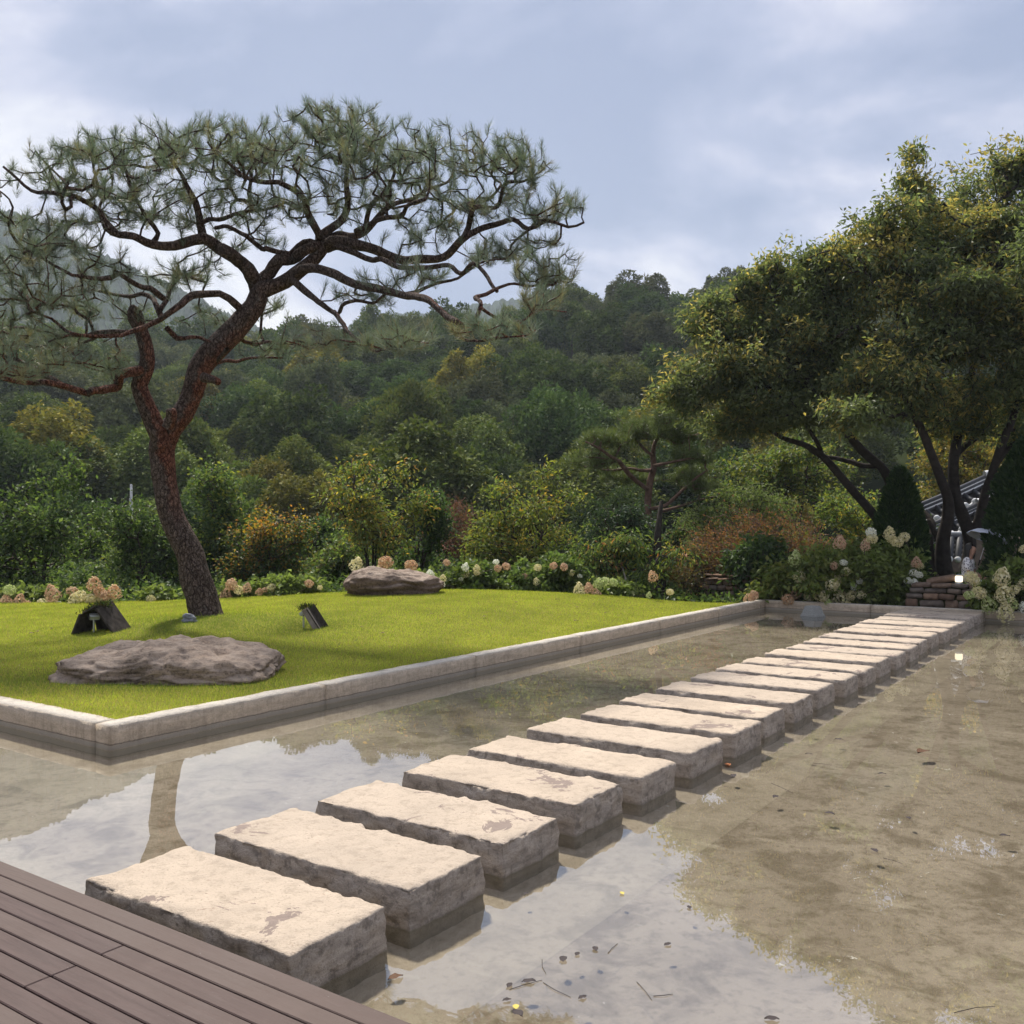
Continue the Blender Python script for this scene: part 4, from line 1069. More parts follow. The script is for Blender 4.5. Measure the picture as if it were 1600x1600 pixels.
# --- clipped conifers either side of the path end
def column(label, px, D, x0, x1, ytop, seed):
    rng = np.random.default_rng(seed); f = foot(px, D)
    root = empty('arborvitae', f, label, 'conifer', 'clipped conifers at the path end')
    h = H - (ytop - HOR) / F * D - f[2]; rw = (x1 - x0) / 2 / F * D
    n = 11500
    t = rng.random(n) ** 0.9
    prof = rw * np.minimum(1, 1.18 * (1 - t ** 2.4) ** 0.75) * (0.86 + 0.2 * np.minimum(1, t * 5))
    a = rng.uniform(0, 2 * PI, n)
    lump = np.array([fr((math.cos(x) * 1.0, math.sin(x) * 1.0, y * h), 2.2, 3, seed) for x, y in zip(a, t)])
    rr = prof * (1 + 0.16 * lump) * (1 - 0.35 * rng.random(n) ** 2.2)
    P = np.stack([np.cos(a) * rr, np.sin(a) * rr, t * h * (1 + 0.02 * lump)], 1)
    D_ = np.stack([np.cos(a) * 0.6, np.sin(a) * 0.6, np.full(n, 0.75)], 1) + rng.normal(size=(n, 3)) * 0.35
    c = pick_cols(n, [(0.023, 0.052, 0.018), (0.039, 0.075, 0.023), (0.058, 0.098, 0.029)], [4, 4, 1], rng)
    Vx, Fq, Cc = leaves(P, D_, 0.13, 0.05, c, rng, flat=0.0)
    link('crown', mesh_np('crown', Vx, Fq, Cc), M['leaf'], root)
    link('trunk', tubes_mesh('trunk', [([(0, 0, -0.1), (0.01, 0, h * 0.4), (0, 0.01, h * 0.85)], [0.08, 0.06, 0.02], 7, 0.1, 1)]), M['dark_bark'], root)
column('clipped dark green conifer with a rounded tip, before the leaning dark limbs', 1406, 20.9, 1370, 1440, 736, 31)
column('tall clipped dark green conifer standing over the sitting person', 1604, 19.0, 1551, 1660, 690, 32)

# --- the two big broad-leaved trees over the path end
def traced(segs, D, jit=0.0, seed=0):
    out = []
    for (pts, d0, d1) in segs:
        n = len(pts)
        out.append([(*W(p[0], p[1], D + d0 + (d1 - d0) * i / (n - 1)), p[2] / F * D) for i, p in enumerate(pts)])
    return out
def sublumps(lumps, k, seed):
    """break each mass into flattened sprays so that layers and gaps show"""
    rng = np.random.default_rng(seed + 7); out = []
    for l in lumps:
        for _ in range(k):
            q = unit(rng.normal(size=3)) * rng.uniform(0.35, 0.85)
            r = rng.uniform(0.45, 0.72)
            out.append((l[0] + q[0] * l[3], l[1] + q[1] * l[4], l[2] + q[2] * l[5], l[3] * r, l[4] * r, l[5] * r * 0.85))
    return out
def big_tree(label, px, D, segs, lumps, ncl, per, seed, **kw):
    f = foot(px, D)
    tr_ = traced(segs, D)
    pp = [smooth_path(t_, 0.15) for t_ in tr_]
    sk = np.vstack([p[p[:, 2] > 2.6] for p, r in pp])
    lumps = lumps + sublumps(lumps, 4, seed)
    root = plant('broadleaf_tree', label, 'tree', f, lumps, ncl, per, 0.135, 0.052, [(0.10, 0.135, 0.062), (0.145, 0.18, 0.08), (0.19, 0.22, 0.098), (0.13, 0.155, 0.068)], [3, 5, 4, 3], seed, skel=sk, step=0.5, r_tip=0.007, r_max=0.09, twig_len=0.42, spread=0.11, droop=0.35,
                 mat_=M['leaf_tree'], inner=0.3, bark=M['dark_bark'], top_cols=[(0.48, 0.38, 0.13), (0.36, 0.30, 0.10), (0.30, 0.28, 0.10)], power=0.40, bias=0.08, **kw)  # upper clusters yellower: turning leaves, with sunlit canopy tops painted into the colour
    for i, (p, r) in enumerate(pp):
        o = link('trunk' if i == 0 else 'branch', tubes_mesh('limb', [(p, r, 12, 0.07, seed + i)]), M['dark_bark'], root)
        o.matrix_basis = Matrix.Translation(-Vector(f))
    return root
T1_ = [
    ([(1482, 915, 20), (1475, 895, 17), (1473, 850, 12.5), (1481, 807, 11), (1481, 780, 9.5), (1468, 743, 8.5), (1456, 712, 8), (1442, 676, 7.5), (1424, 640, 6.5), (1400, 590, 5), (1385, 540, 3.5)], 0, -1.0),
    ([(1508, 890, 12), (1516, 850, 11.5), (1508, 815, 12), (1494, 780, 11.5), (1490, 750, 10.5), (1490, 718, 10), (1497, 678, 9), (1503, 637, 8), (1514, 600, 6.5), (1526, 545, 5), (1540, 470, 3.5), (1545, 400, 2.5)], 0.3, 0.2),
    ([(1493, 712, 6), (1510, 695, 6), (1538, 676, 5), (1560, 655, 4), (1580, 600, 3)], 0.2, 1.6),
    ([(1516, 838, 10), (1529, 815, 9.5), (1538, 776, 8.5), (1552, 734, 8), (1566, 692, 7.5), (1580, 660, 6.5), (1600, 600, 5), (1625, 520, 3)], 0.3, -0.8),
    ([(1468, 910, 13), (1456, 892, 10), (1452, 850, 8), (1458, 820, 6), (1446, 803, 5.5), (1434, 790, 5), (1418, 760, 4)], -0.2, 1.2),
    ([(1476, 866, 6), (1462, 835, 5.5), (1450, 812, 5)], 0, 0.2),
    ([(1502, 637, 5.5), (1470, 600, 4.5), (1440, 570, 4), (1420, 520, 3), (1400, 480, 2)], 0.2, -1.4),
    ([(1560, 720, 6), (1590, 680, 6), (1620, 640, 5)], -0.2, 1.2),
]
T1 = [([(x, y, r * 0.8) for x, y, r in a], b, c) for a, b, c in T1_]
L1 = [lump_px(1560, 285, 85, 62, 22, 0.5, 1.7), lump_px(1610, 250, 60, 45, 22, 0.2), lump_px(1424, 300, 40, 45, 21.5, -0.3, 0.7), lump_px(1400, 430, 120, 70, 21, 0, 1.8), lump_px(1330, 400, 60, 55, 21, 0.2, 1.2), lump_px(1380, 360, 85, 40, 21, 0, 1.3), lump_px(1545, 410, 105, 85, 22, 0.8, 2), lump_px(1450, 520, 130, 75, 21, -0.6, 1.8),
      lump_px(1575, 545, 95, 80, 20.5, -0.8, 1.6), lump_px(1600, 440, 70, 60, 20, -1.2, 1.2), lump_px(1370, 590, 105, 55, 20.5, -0.6, 1.5), lump_px(1500, 620, 75, 42, 21, 0.3, 1.4), lump_px(1580, 640, 50, 36, 21, 0.5, 1.2), lump_px(1300, 520, 70, 70, 21.5, 0.5, 1.4), lump_px(1330, 650, 60, 30, 20.4, -0.8, 1), lump_px(1660, 400, 80, 150, 22, 0, 2), lump_px(1480, 360, 70, 60, 21.6, 0.2, 1.4), lump_px(1300, 410, 60, 40, 21.2, 0.3, 1.2), lump_px(1500, 480, 90, 60, 20.6, -0.8, 1.2), lump_px(1420, 250, 18, 20, 21.5, -0.3, 0.4), lump_px(1520, 662, 80, 36, 21.2, 0.2, 1.2), lump_px(1440, 640, 75, 44, 20.8, -0.2, 1.2), lump_px(1595, 680, 40, 30, 21.4, 0.3, 1.0), lump_px(1560, 360, 60, 50, 21.4, 0, 1.2)]
big_tree('tall broad-leaved tree with several dark forking trunks, yellowing crown coloured sunlit on top over the tiled roof', 1482, 21.4, T1, L1, 2700, 40, 41, top_p=0.9)
T2 = [
    ([(1412, 900, 11), (1400, 860, 9), (1367, 807, 7), (1332, 766, 6.5), (1305, 734, 6), (1284, 712, 5.5), (1257, 695, 4.5), (1222, 684, 3.5), (1190, 660, 2.5)], 0, 0.6),
    ([(1404, 870, 8), (1396, 780, 7.5), (1382, 736, 7), (1360, 716, 7), (1336, 692, 6.5), (1310, 660, 5), (1270, 610, 4), (1230, 560, 3)], 0.2, -0.8),
    ([(1372, 728, 4), (1350, 728, 4), (1330, 722, 4), (1306, 716, 3.5), (1280, 712, 3.5), (1250, 690, 3)], 0.1, 0.9),
    ([(1284, 712, 4), (1276, 690, 3.5), (1240, 640, 3), (1180, 590, 2.2), (1130, 560, 1.5)], 0.5, -0.6),
]
L2 = [lump_px(1115, 505, 58, 40, 22.3, 0, 1.2), lump_px(1165, 445, 22, 30, 22.3, 0, 0.5), lump_px(1180, 500, 60, 50, 22.5, 0.4, 1.3), lump_px(1235, 445, 75, 60, 22.5, 0.4, 1.6), lump_px(1120, 580, 88, 60, 22.2, -0.2, 1.6), lump_px(1210, 570, 110, 85, 22.5, 0.2, 2), lump_px(1170, 650, 100, 42, 22.4, 0, 1.6), lump_px(1060, 620, 46, 40, 22, -0.2, 1), lump_px(1280, 470, 70, 60, 22, -0.2, 1.4), lump_px(1270, 640, 60, 40, 22, 0, 1.2)]
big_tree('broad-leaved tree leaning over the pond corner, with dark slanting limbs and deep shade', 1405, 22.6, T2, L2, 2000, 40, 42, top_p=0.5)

# --- small pine behind the weeping tree
f = foot(1015, 27)
sp = empty('pine_tree', f, 'small pine with a reddish forked trunk behind the glossy shrub', 'tree')
SPL0 = traced([([(1016, 905, 10), (1014, 840, 9), (1012, 790, 8), (1016, 752, 7.5), (1022, 728, 7), (1020, 712, 6), (1024, 690, 4), (1036, 672, 3), (1050, 660, 2)], 0, 0.4),
              ([(1012, 765, 5), (995, 752, 5), (982, 740, 5.5), (968, 722, 5), (955, 714, 4), (935, 700, 2.5), (915, 690, 1.6)], 0, -1.0), ([(1018, 735, 4), (1000, 735, 3.5), (985, 732, 3), (950, 735, 2.2), (922, 728, 1.4)], 0, 0.9),
              ([(1020, 712, 4), (1005, 700, 3.5), (990, 680, 3), (980, 664, 2)], 0, 0.8), ([(1022, 728, 4), (1050, 722, 3), (1080, 716, 2)], 0, -0.8), ([(1016, 795, 4.5), (1040, 790, 4), (1062, 770, 3.5), (1090, 745, 2.5), (1105, 735, 1.5)], 0, -0.5), ([(1030, 800, 4), (1060, 792, 3), (1090, 782, 2), (1115, 776, 1.4)], 0, 0.6)], 27)
SPL = [[(a, b, c, r * 0.72) for a, b, c, r in t_] for t_ in SPL0]
pp = [smooth_path(t_, 0.15) for t_ in SPL]
for i, (p, r) in enumerate(pp):
    link('trunk' if i == 0 else 'branch', tubes_mesh('limb', [(p, r, 8, 0.1, i)]), plain('red_bark', (0.156, 0.098, 0.075), 0.85, 0.1, 0.4, 8) if i == 0 else bpy.data.materials['red_bark'], sp)
rng = np.random.default_rng(8)
lm = [lump_px(1000, 672, 60, 24, 27, 0, 1.2), lump_px(945, 690, 50, 20, 27, -0.4, 0.9), lump_px(1060, 680, 50, 24, 27, 0, 0.9), lump_px(930, 722, 44, 16, 27, 0, 0.8), lump_px(1080, 715, 44, 16, 27, -0.4, 0.8), lump_px(1095, 760, 36, 14, 27, 0, 0.6), lump_px(985, 745, 50, 16, 27, 0.8, 0.8), lump_px(1040, 650, 36, 16, 27, 0, 0.8), lump_px(1085, 740, 50, 18, 27, 0.5, 0.8)]
A, q = attract(lm, 480, rng, 0.2)
ch, N_, cnt = grow(np.vstack([p[p[:, 2] > 2.2] for p, r in pp]), A, 0.35, rng)
tag(link('twig', tubes_mesh('twig', chain_specs(ch, N_, cnt, 0.008, 0.42, 0.04, 4)), bpy.data.materials['red_bark'], sp), kind='stuff')
i = np.repeat(np.arange(len(A)), 64); k = len(i)
Dn = unit(np.array([0, 0, 0.7]) + rng.normal(size=(k, 3)) * 0.75); P0 = A[i] + rng.normal(size=(k, 3)) * 0.05
wv = unit(np.cross(Dn, rng.normal(size=(k, 3)))) * 0.008; tp_ = P0 + Dn * rng.uniform(0.14, 0.28, (k, 1))
cN = pick_cols(k, [(0.130, 0.169, 0.058), (0.169, 0.202, 0.065), (0.091, 0.130, 0.052)], [3, 3, 2], rng)
link('crown', mesh_np('crown', np.stack([P0 - wv, P0 + wv, tp_], 1).reshape(-1, 3), np.arange(k * 3).reshape(-1, 3), np.repeat(cN, 3, axis=0)), M['needle'], sp)
for o in sp.children: o.matrix_basis = Matrix.Translation(-Vector(f))
# the dark trunk and the prop
fD = foot(1031, 22.5)
dt = empty('bare_trunk', fD, 'short dark upright trunk beside the propped weeping tree', 'trunk')
o = link('trunk', tubes_mesh('trunk', [([(0, 0, -0.1), (0.02, 0, 0.4), (-0.06, 0.02, 0.9), (-0.05, 0, 1.5), (0.05, 0.1, 2.3)], [0.16, 0.13, 0.11, 0.09, 0.05], 10, 0.12, 4)]), M['dark_bark'], dt)
a, b = Vector(foot(988, 21.3)), W(972, 885, 21.5)
pl = link('support_pole', tubes_mesh('support_pole', [([tuple(a), tuple((a + b) / 2), tuple(b)], [0.022, 0.021, 0.02], 7)]), plain('grey_wood', (0.390, 0.351, 0.299), 0.85, 0.1), None)
tag(pl, 'pale slanting wooden pole propping the small weeping tree', 'pole')

# ---------------------------------------------------------------- hydrangeas
PET = {'cream': [(0.805, 0.736, 0.483), (0.897, 0.839, 0.598), (0.690, 0.644, 0.345)], 'pink': [(0.667, 0.471, 0.322), (0.736, 0.575, 0.402), (0.598, 0.391, 0.276)], 'orange': [(0.70, 0.48, 0.30), (0.62, 0.38, 0.23), (0.76, 0.60, 0.40)],
       'white': [(0.900, 0.900, 0.851), (0.874, 0.885, 0.759)], 'green': [(0.575, 0.644, 0.299), (0.690, 0.713, 0.414), (0.483, 0.575, 0.230)]}
HEADS = {}
for kname, pal in PET.items():
    for v_ in range(2):
        rng = np.random.default_rng(200 + v_ + len(kname))
        n = 190
        q = unit(rng.normal(size=(n, 3))); rr = rng.uniform(0.75, 1.05, (n, 1))
        P = q * rr
        if v_: P[:, 2] = P[:, 2] * 1.25 + 0.1; P[:, :2] *= (1.1 - 0.38 * np.clip(P[:, 2:3], -1, 1.3))
        else: P[:, 2] *= 0.85
        P *= (1 + 0.12 * np.array([[fr(p, 2.0, 2, v_)] for p in q]))
        t1 = unit(np.cross(q, rng.normal(size=(n, 3)))); t2 = np.cross(q, t1)
        s = rng.uniform(0.13, 0.21, (n, 1)); up = q * s * 0.25
        Vx = np.stack([P + t1 * s + up, P + t2 * s + up, P - t1 * s + up, P - t2 * s + up, P - up], 1).reshape(-1, 3)
        b = np.arange(n)[:, None] * 5
        Tq = np.concatenate([b + np.array([[0, 1, 4]]), b + np.array([[1, 2, 4]]), b + np.array([[2, 3, 4]]), b + np.array([[3, 0, 4]])])
        HEADS[(kname, v_)] = mesh_np('flower_head', Vx, Tq, np.repeat(pick_cols(n, pal, [1] * len(pal), rng, 0.12), 5, axis=0))
        HEADS[(kname, v_)].materials.append(M['petal'])
hrs = random.Random(9)
def hydrangea(label, px, D, lumps, heads, ncl, seed, pal=(LT, (0.17, 0.22, 0.065), (0.20, 0.24, 0.08)), wts=(4, 5, 2), z=GZ, dz=0.0):
    """heads: (x, y, half-width in photo pixels, colour)"""
    f = foot(px, D, z)
    pts = []
    for (x, y, r, c) in heads:
        d = D - 0.6 + hrs.uniform(-0.15, 0.15) + dz
        pts.append(tuple(W(x, y, d)))
    root = plant('hydrangea', label, 'hydrangea', f, lumps, int(ncl * 1.6), 12, 0.135, 0.085, list(pal), list(wts), seed, 'flowering hydrangeas round the lawn and pond', stems=8, r_max=0.014, r_tip=0.004, twig_len=0.22, spread=0.07, droop=0.3, extra=np.array(pts), step=0.2)
    for (x, y, r, c), p in zip(heads, pts):
        o = link('flower_head', HEADS[(c, hrs.randint(0, 1))], None, root)
        s = r / F * p[1] * 1.02
        o.matrix_basis = Matrix.Translation(Vector(p) - Vector(f)) @ Matrix.Rotation(hrs.uniform(0, 6.28), 4, 'Z') @ Matrix.Rotation(hrs.uniform(-0.4, 0.4), 4, 'X') @ Matrix.Diagonal((s, s, s * hrs.uniform(0.9, 1.2), 1))
    return root
def hl(x0, x1, y0, y1, k, D): return lumps_px(x0, x1, y0, y1, k, D, R_, 'dome')
hydrangea('hydrangea with one green and three pinkish heads by the lawn, next to the shooting shrub', 25, 20.6, hl(-10, 62, 918, 955, 5, 20.6), [(15, 922, 9, 'green'), (9, 940, 9, 'pink'), (30, 941, 9, 'pink'), (44, 946, 6, 'orange')], 40, 61)
hydrangea('hydrangea with a pale head below a brownish one, beside the big orange clump', 78, 20.6, hl(60, 95, 925, 952, 4, 20.6), [(82, 928, 10, 'pink'), (67, 943, 9, 'cream'), (92, 944, 5, 'white'), (84, 940, 6, 'cream')], 28, 62)
hydrangea('thick clump of orange and cream hydrangea heads behind the low black lamp cover', 145, 20.4, hl(100, 205, 915, 955, 6, 20.4), [(113, 924, 9, 'pink'), (126, 931, 9, 'cream'), (147, 913, 10, 'orange'), (156, 926, 9, 'orange'), (140, 935, 9, 'cream'), (178, 926, 10, 'orange'), (173, 939, 8, 'green'), (116, 939, 9, 'cream'), (155, 938, 9, 'cream'), (165, 931, 8, 'pink')], 46, 63)
hydrangea('low hydrangea with one faded head between the orange clump and the pine trunk', 240, 20.4, hl(195, 285, 922, 948, 6, 20.4), [(236, 936, 7, 'cream')], 70, 64)
hydrangea('hydrangea with pinkish heads on the far side of the pine trunk', 370, 20.5, hl(338, 400, 912, 938, 6, 20.5), [(362, 913, 9, 'pink'), (353, 930, 8, 'pink'), (373, 922, 8, 'cream'), (386, 919, 6, 'pink')], 46, 65)
hydrangea('low leafy hydrangea with small pale heads under the maple', 440, 20.6, hl(395, 520, 898, 932, 8, 20.6), [(405, 925, 5, 'pink'), (424, 918, 7, 'cream'), (426, 926, 5, 'white'), (483, 912, 7, 'pink'), (414, 922, 5, 'pink'), (440, 928, 4, 'white'), (500, 918, 4, 'cream')], 100, 66)
hydrangea('hydrangea with one yellowish and two orange cones standing above the far boulder', 600, 21.6, hl(540, 680, 888, 930, 9, 21.6), [(557, 883, 10, 'cream'), (603, 878, 11, 'orange'), (642, 884, 10, 'orange'), (591, 894, 7, 'cream'), (672, 897, 6, 'white'), (598, 886, 8, 'orange')], 110, 67)
hydrangea('hydrangea of white and beige heads next to the far boulder', 735, 21.2, hl(675, 800, 880, 928, 10, 21.2), [(698, 879, 6, 'pink'), (727, 886, 5, 'white'), (727, 896, 6, 'cream'), (745, 895, 5, 'cream'), (775, 878, 5, 'white'), (778, 888, 6, 'pink'), (791, 885, 7, 'pink'), (692, 904, 5, 'cream'), (690, 913, 5, 'white'), (745, 888, 5, 'cream'), (720, 905, 4, 'white')], 190, 68, (MD, LT, (0.11, 0.15, 0.035)), (3, 5, 3))
hydrangea('hydrangea of faded cream heads in the middle of the back border', 855, 21.2, hl(795, 915, 868, 930, 11, 21.2), [(840, 887, 6, 'cream'), (865, 884, 6, 'pink'), (881, 886, 6, 'pink'), (838, 909, 5, 'cream'), (906, 900, 4, 'white'), (820, 900, 4, 'pink'), (893, 895, 5, 'cream')], 230, 69, (MD, LT, (0.10, 0.15, 0.05)), (4, 5, 2))
hydrangea('hydrangea with greenish and pinkish heads at the foot of the weeping tree', 930, 20.6, hl(900, 1000, 902, 940, 8, 20.6), [(905, 922, 8, 'cream'), (920, 919, 7, 'pink'), (931, 929, 8, 'pink'), (945, 909, 9, 'green'), (958, 910, 7, 'green'), (935, 912, 7, 'green'), (1047, 925, 6, 'cream'), (1020, 901, 7, 'orange'), (1014, 930, 4, 'green')], 90, 70)
def pathD(px, u): return u / (U.y + U.x * (px - 800) / F)
def headsD(hs): return hs
hydrangea('hydrangea with salmon-coloured heads hanging over the pond corner', 1225, pathD(1225, 20.75), hl(1160, 1285, 862, 954, 12, pathD(1225, 20.8)), [(1243, 873, 9, 'green'), (1249, 902, 10, 'cream'), (1242, 927, 11, 'pink'), (1231, 937, 9, 'orange'), (1264, 932, 8, 'cream'), (1170, 938, 8, 'orange'), (1178, 930, 7, 'pink'), (1256, 908, 7, 'pink')], 170, 71, (LT, (0.17, 0.21, 0.06), (0.21, 0.22, 0.06)), (3, 5, 3))
hydrangea('big hydrangea of cream and white heads over the kerb behind the grey block', 1310, pathD(1310, 20.9), hl(1225, 1395, 848, 952, 16, pathD(1310, 20.95)), [(1284, 930, 11, 'cream'), (1293, 942, 7, 'green'), (1312, 935, 11, 'cream'), (1300, 914, 11, 'cream'), (1322, 893, 8, 'cream'), (1308, 904, 9, 'cream'), (1334, 911, 5, 'white'), (1343, 908, 5, 'white'), (1335, 917, 5, 'white'), (1345, 929, 8, 'cream'), (1330, 930, 8, 'cream'), (1289, 911, 8, 'cream'), (1303, 884, 6, 'pink'), (1318, 879, 6, 'white'), (1270, 918, 6, 'pink'), (1325, 945, 5, 'cream')], 330, 72, (LT, (0.17, 0.21, 0.06), (0.20, 0.22, 0.06)), (4, 5, 3))
hydrangea('tall hydrangea with cone-shaped yellow heads in front of the clipped conifer', 1385, pathD(1385, 21.1), hl(1325, 1462, 832, 948, 16, pathD(1385, 21.1)), [(1312, 848, 9, 'pink'), (1361, 832, 8, 'white'), (1362, 842, 9, 'cream'), (1390, 834, 8, 'cream'), (1402, 847, 9, 'cream'), (1413, 839, 8, 'cream'), (1352, 852, 7, 'pink'), (1432, 879, 7, 'pink'), (1418, 907, 6, 'white'), (1429, 910, 5, 'white'), (1427, 895, 6, 'white'), (1436, 898, 6, 'white'), (1438, 884, 5, 'cream'), (1450, 915, 5, 'green'), (1392, 842, 7, 'cream')], 330, 73, (LT, (0.17, 0.22, 0.065), (0.20, 0.24, 0.08)), (4, 5, 2))
hydrangea('hydrangea with large yellow heads half hiding the sitting person', 1530, pathD(1535, 20.45), hl(1518, 1566, 905, 955, 6, pathD(1535, 20.5)), [(1516, 901, 10, 'cream'), (1529, 926, 11, 'cream'), (1545, 945, 10, 'green'), (1514, 930, 8, 'green'), (1523, 907, 7, 'cream')], 70, 74, dz=-0.1)
hydrangea('hydrangea with cream heads over the kerb under the tall conifer', 1590, pathD(1590, 20.6), hl(1540, 1660, 868, 958, 12, pathD(1590, 20.7)), [(1565, 902, 11, 'cream'), (1569, 930, 12, 'cream'), (1585, 921, 8, 'cream'), (1579, 944, 10, 'green'), (1571, 958, 11, 'cream'), (1599, 858, 6, 'cream'), (1598, 913, 7, 'cream'), (1600, 950, 7, 'white'), (1625, 935, 9, 'cream')], 290, 75, (LT, (0.17, 0.22, 0.065), (0.20, 0.24, 0.08)), (4, 5, 2))

# ================================================================ the wood on the hillside: every tree an object, prototypes shared
def forest_proto(kind, seed):
    rng = np.random.default_rng(seed)
    if kind == 'conifer':
        n = 2600; t = rng.random(n) ** 0.8; tier = (np.floor(t * 9) + 1 - t * 9)
        rr = 2.3 * (1 - t) ** 0.8 * (0.35 + 0.65 * tier) * rng.uniform(0.3, 1, n); a = rng.uniform(0, 2 * PI, n)
        P = np.stack([np.cos(a) * rr, np.sin(a) * rr, 1.5 + t * 10.5 - rr * 0.15], 1)
        D_ = np.stack([np.cos(a), np.sin(a), np.full(n, 0.25)], 1) + rng.normal(size=(n, 3)) * 0.3
        c = pick_cols(n, [(0.032, 0.06, 0.032), (0.045, 0.075, 0.035)], [1, 1], rng)
        Vx, Fq, Cc = leaves(P, D_, 0.55, 0.22, c, rng)
    else:
        pal = {'dark': [(0.044, 0.082, 0.026), (0.066, 0.111, 0.032), (0.088, 0.133, 0.039)], 'mid': [(0.082, 0.126, 0.032), (0.118, 0.163, 0.042), (0.148, 0.184, 0.047)], 'yellow': [(0.133, 0.155, 0.036), (0.184, 0.193, 0.042), (0.236, 0.221, 0.044)], 'grey': [(0.092, 0.118, 0.062), (0.118, 0.141, 0.071), (0.076, 0.101, 0.050)]}[kind]
        k = 34; n = 9000
        cz = rng.uniform(-1, 1, (k, 3)); cz = unit(cz) * rng.uniform(0.35, 0.95, (k, 1))
        cz[:, 2] = np.abs(cz[:, 2]) * 1.0 - 0.25
        cr = rng.uniform(0.20, 0.40, k)
        i = rng.integers(0, k, n)
        q = unit(rng.normal(size=(n, 3))); q[:, 2] = np.abs(q[:, 2]) * 1.3 - 0.35; q = unit(q)
        P = cz[i] + q * (cr[i] * rng.uniform(0.7, 1.08, n))[:, None]
        P = P * np.array([3.7, 3.7, 4.4]) + np.array([0, 0, 5.8])
        layer = kind in ('yellow', 'mid') and seed % 2 == 0
        D_ = q * np.array([1, 1, 0.15 if layer else 0.6]) + rng.normal(size=(n, 3)) * 0.5
        c = pick_cols(n, pal, [3, 4, 3], rng, 0.22) * (0.85 + 0.3 * rng.random(k))[i][:, None]
        Vx, Fq, Cc = leaves(P, D_, 0.38, 0.23, c, rng, flat=1.3 if layer else 0.5)
    tv, tq, tt = tube([(0, 0, -1.5), (0.1, 0, 2), (0, 0.1, 5.5)], [0.22, 0.17, 0.08], 6)
    nV = len(Vx)
    me = mesh_np('forest_tree', np.vstack([Vx, tv]), [Fq, tq + nV, tt + nV], np.vstack([Cc, np.tile(np.array([[0.05, 0.04, 0.033]]), (len(tv), 1))]))
    me.materials.append(M['leaf_forest'])
    return me
KINDS_F = {
    'dark': ('dark green round-crowned tree in the wood on the hillside', 'dark green trees of the hillside wood', [1, 3, 5]),
    'mid': ('mid green broad-crowned tree in the wood on the hillside', 'mid green trees of the hillside wood', [2, 4, 7]),
    'yellow': ('yellow-green layered tree in the wood on the hillside', 'yellow-green trees of the hillside wood', [6, 8]),
    'grey': ('grey-green dull-leaved tree in the wood on the hillside', 'grey-green trees of the hillside wood', [9, 11]),
    'conifer': ('narrow pointed conifer in the wood on the hillside', 'pointed conifers of the hillside wood', [12, 13]),
}
PROT = {k: [forest_proto(k, s) for s in v[2]] for k, v in KINDS_F.items()}
rf = random.Random(4)
spots = []
def try_spot(x, y, r):
    for (a, b, c) in spots:
        if (a - x) ** 2 + ((b - y) * 1.15) ** 2 < (0.62 * (r + c)) ** 2: return False
    spots.append((x, y, r)); return True
made = 0
for _ in range(6000):
    if made >= 292: break
    y = HD0 + 1 + (HD1 + 4 - HD0) * rf.random() ** 0.9
    px = rf.uniform(-60, 1330) if rf.random() < 0.9 else rf.uniform(1330, 1640)
    x = (px - 800) / F * y
    s = rf.uniform(0.72, 1.12) * (0.8 + 0.35 * (y - HD0) / (HD1 - HD0))
    if not try_spot(x, y, 3.5 * s): continue
    u_ = rf.random()
    far = (y - HD0) / (HD1 - HD0)
    if u_ < 0.36: k = 'dark'
    elif u_ < 0.62: k = 'mid'
    elif u_ < 0.62 + 0.11 * (1 - far): k = 'yellow'
    elif u_ < 0.995: k = 'grey' if far > 0.25 else 'mid'
    else: k = 'conifer'
    o = link('forest_tree', rf.choice(PROT[k]), None, None, (x, y, float(hill_z(x, y)) - 1.1))
    o.rotation_euler = (0, 0, rf.uniform(0, 6.28)); o.scale = (s * rf.uniform(0.9, 1.15), s * rf.uniform(0.9, 1.15), s * rf.uniform(0.85, 1.2))
    tag(o, KINDS_F[k][0], 'tree', KINDS_F[k][1]); made += 1
# single conifers that stand up from the skyline
for (px, ytop, y, lb) in ((600, 490, 166, 'lone conifer tip standing up on the low part of the wooded skyline'), (952, 446, 168, 'conifer standing up from the wooded skyline above the small pine'), (1108, 432, 168, 'conifer with a broad tip on the skyline beside the leaning broad-leaved tree')):
    x = (px - 800) / F * y; zt = H - (ytop - HOR) / F * y
    o = link('conifer_tree', PROT['conifer'][0], None, None, (x, y, zt - 12.2)); tag(o, lb, 'tree')

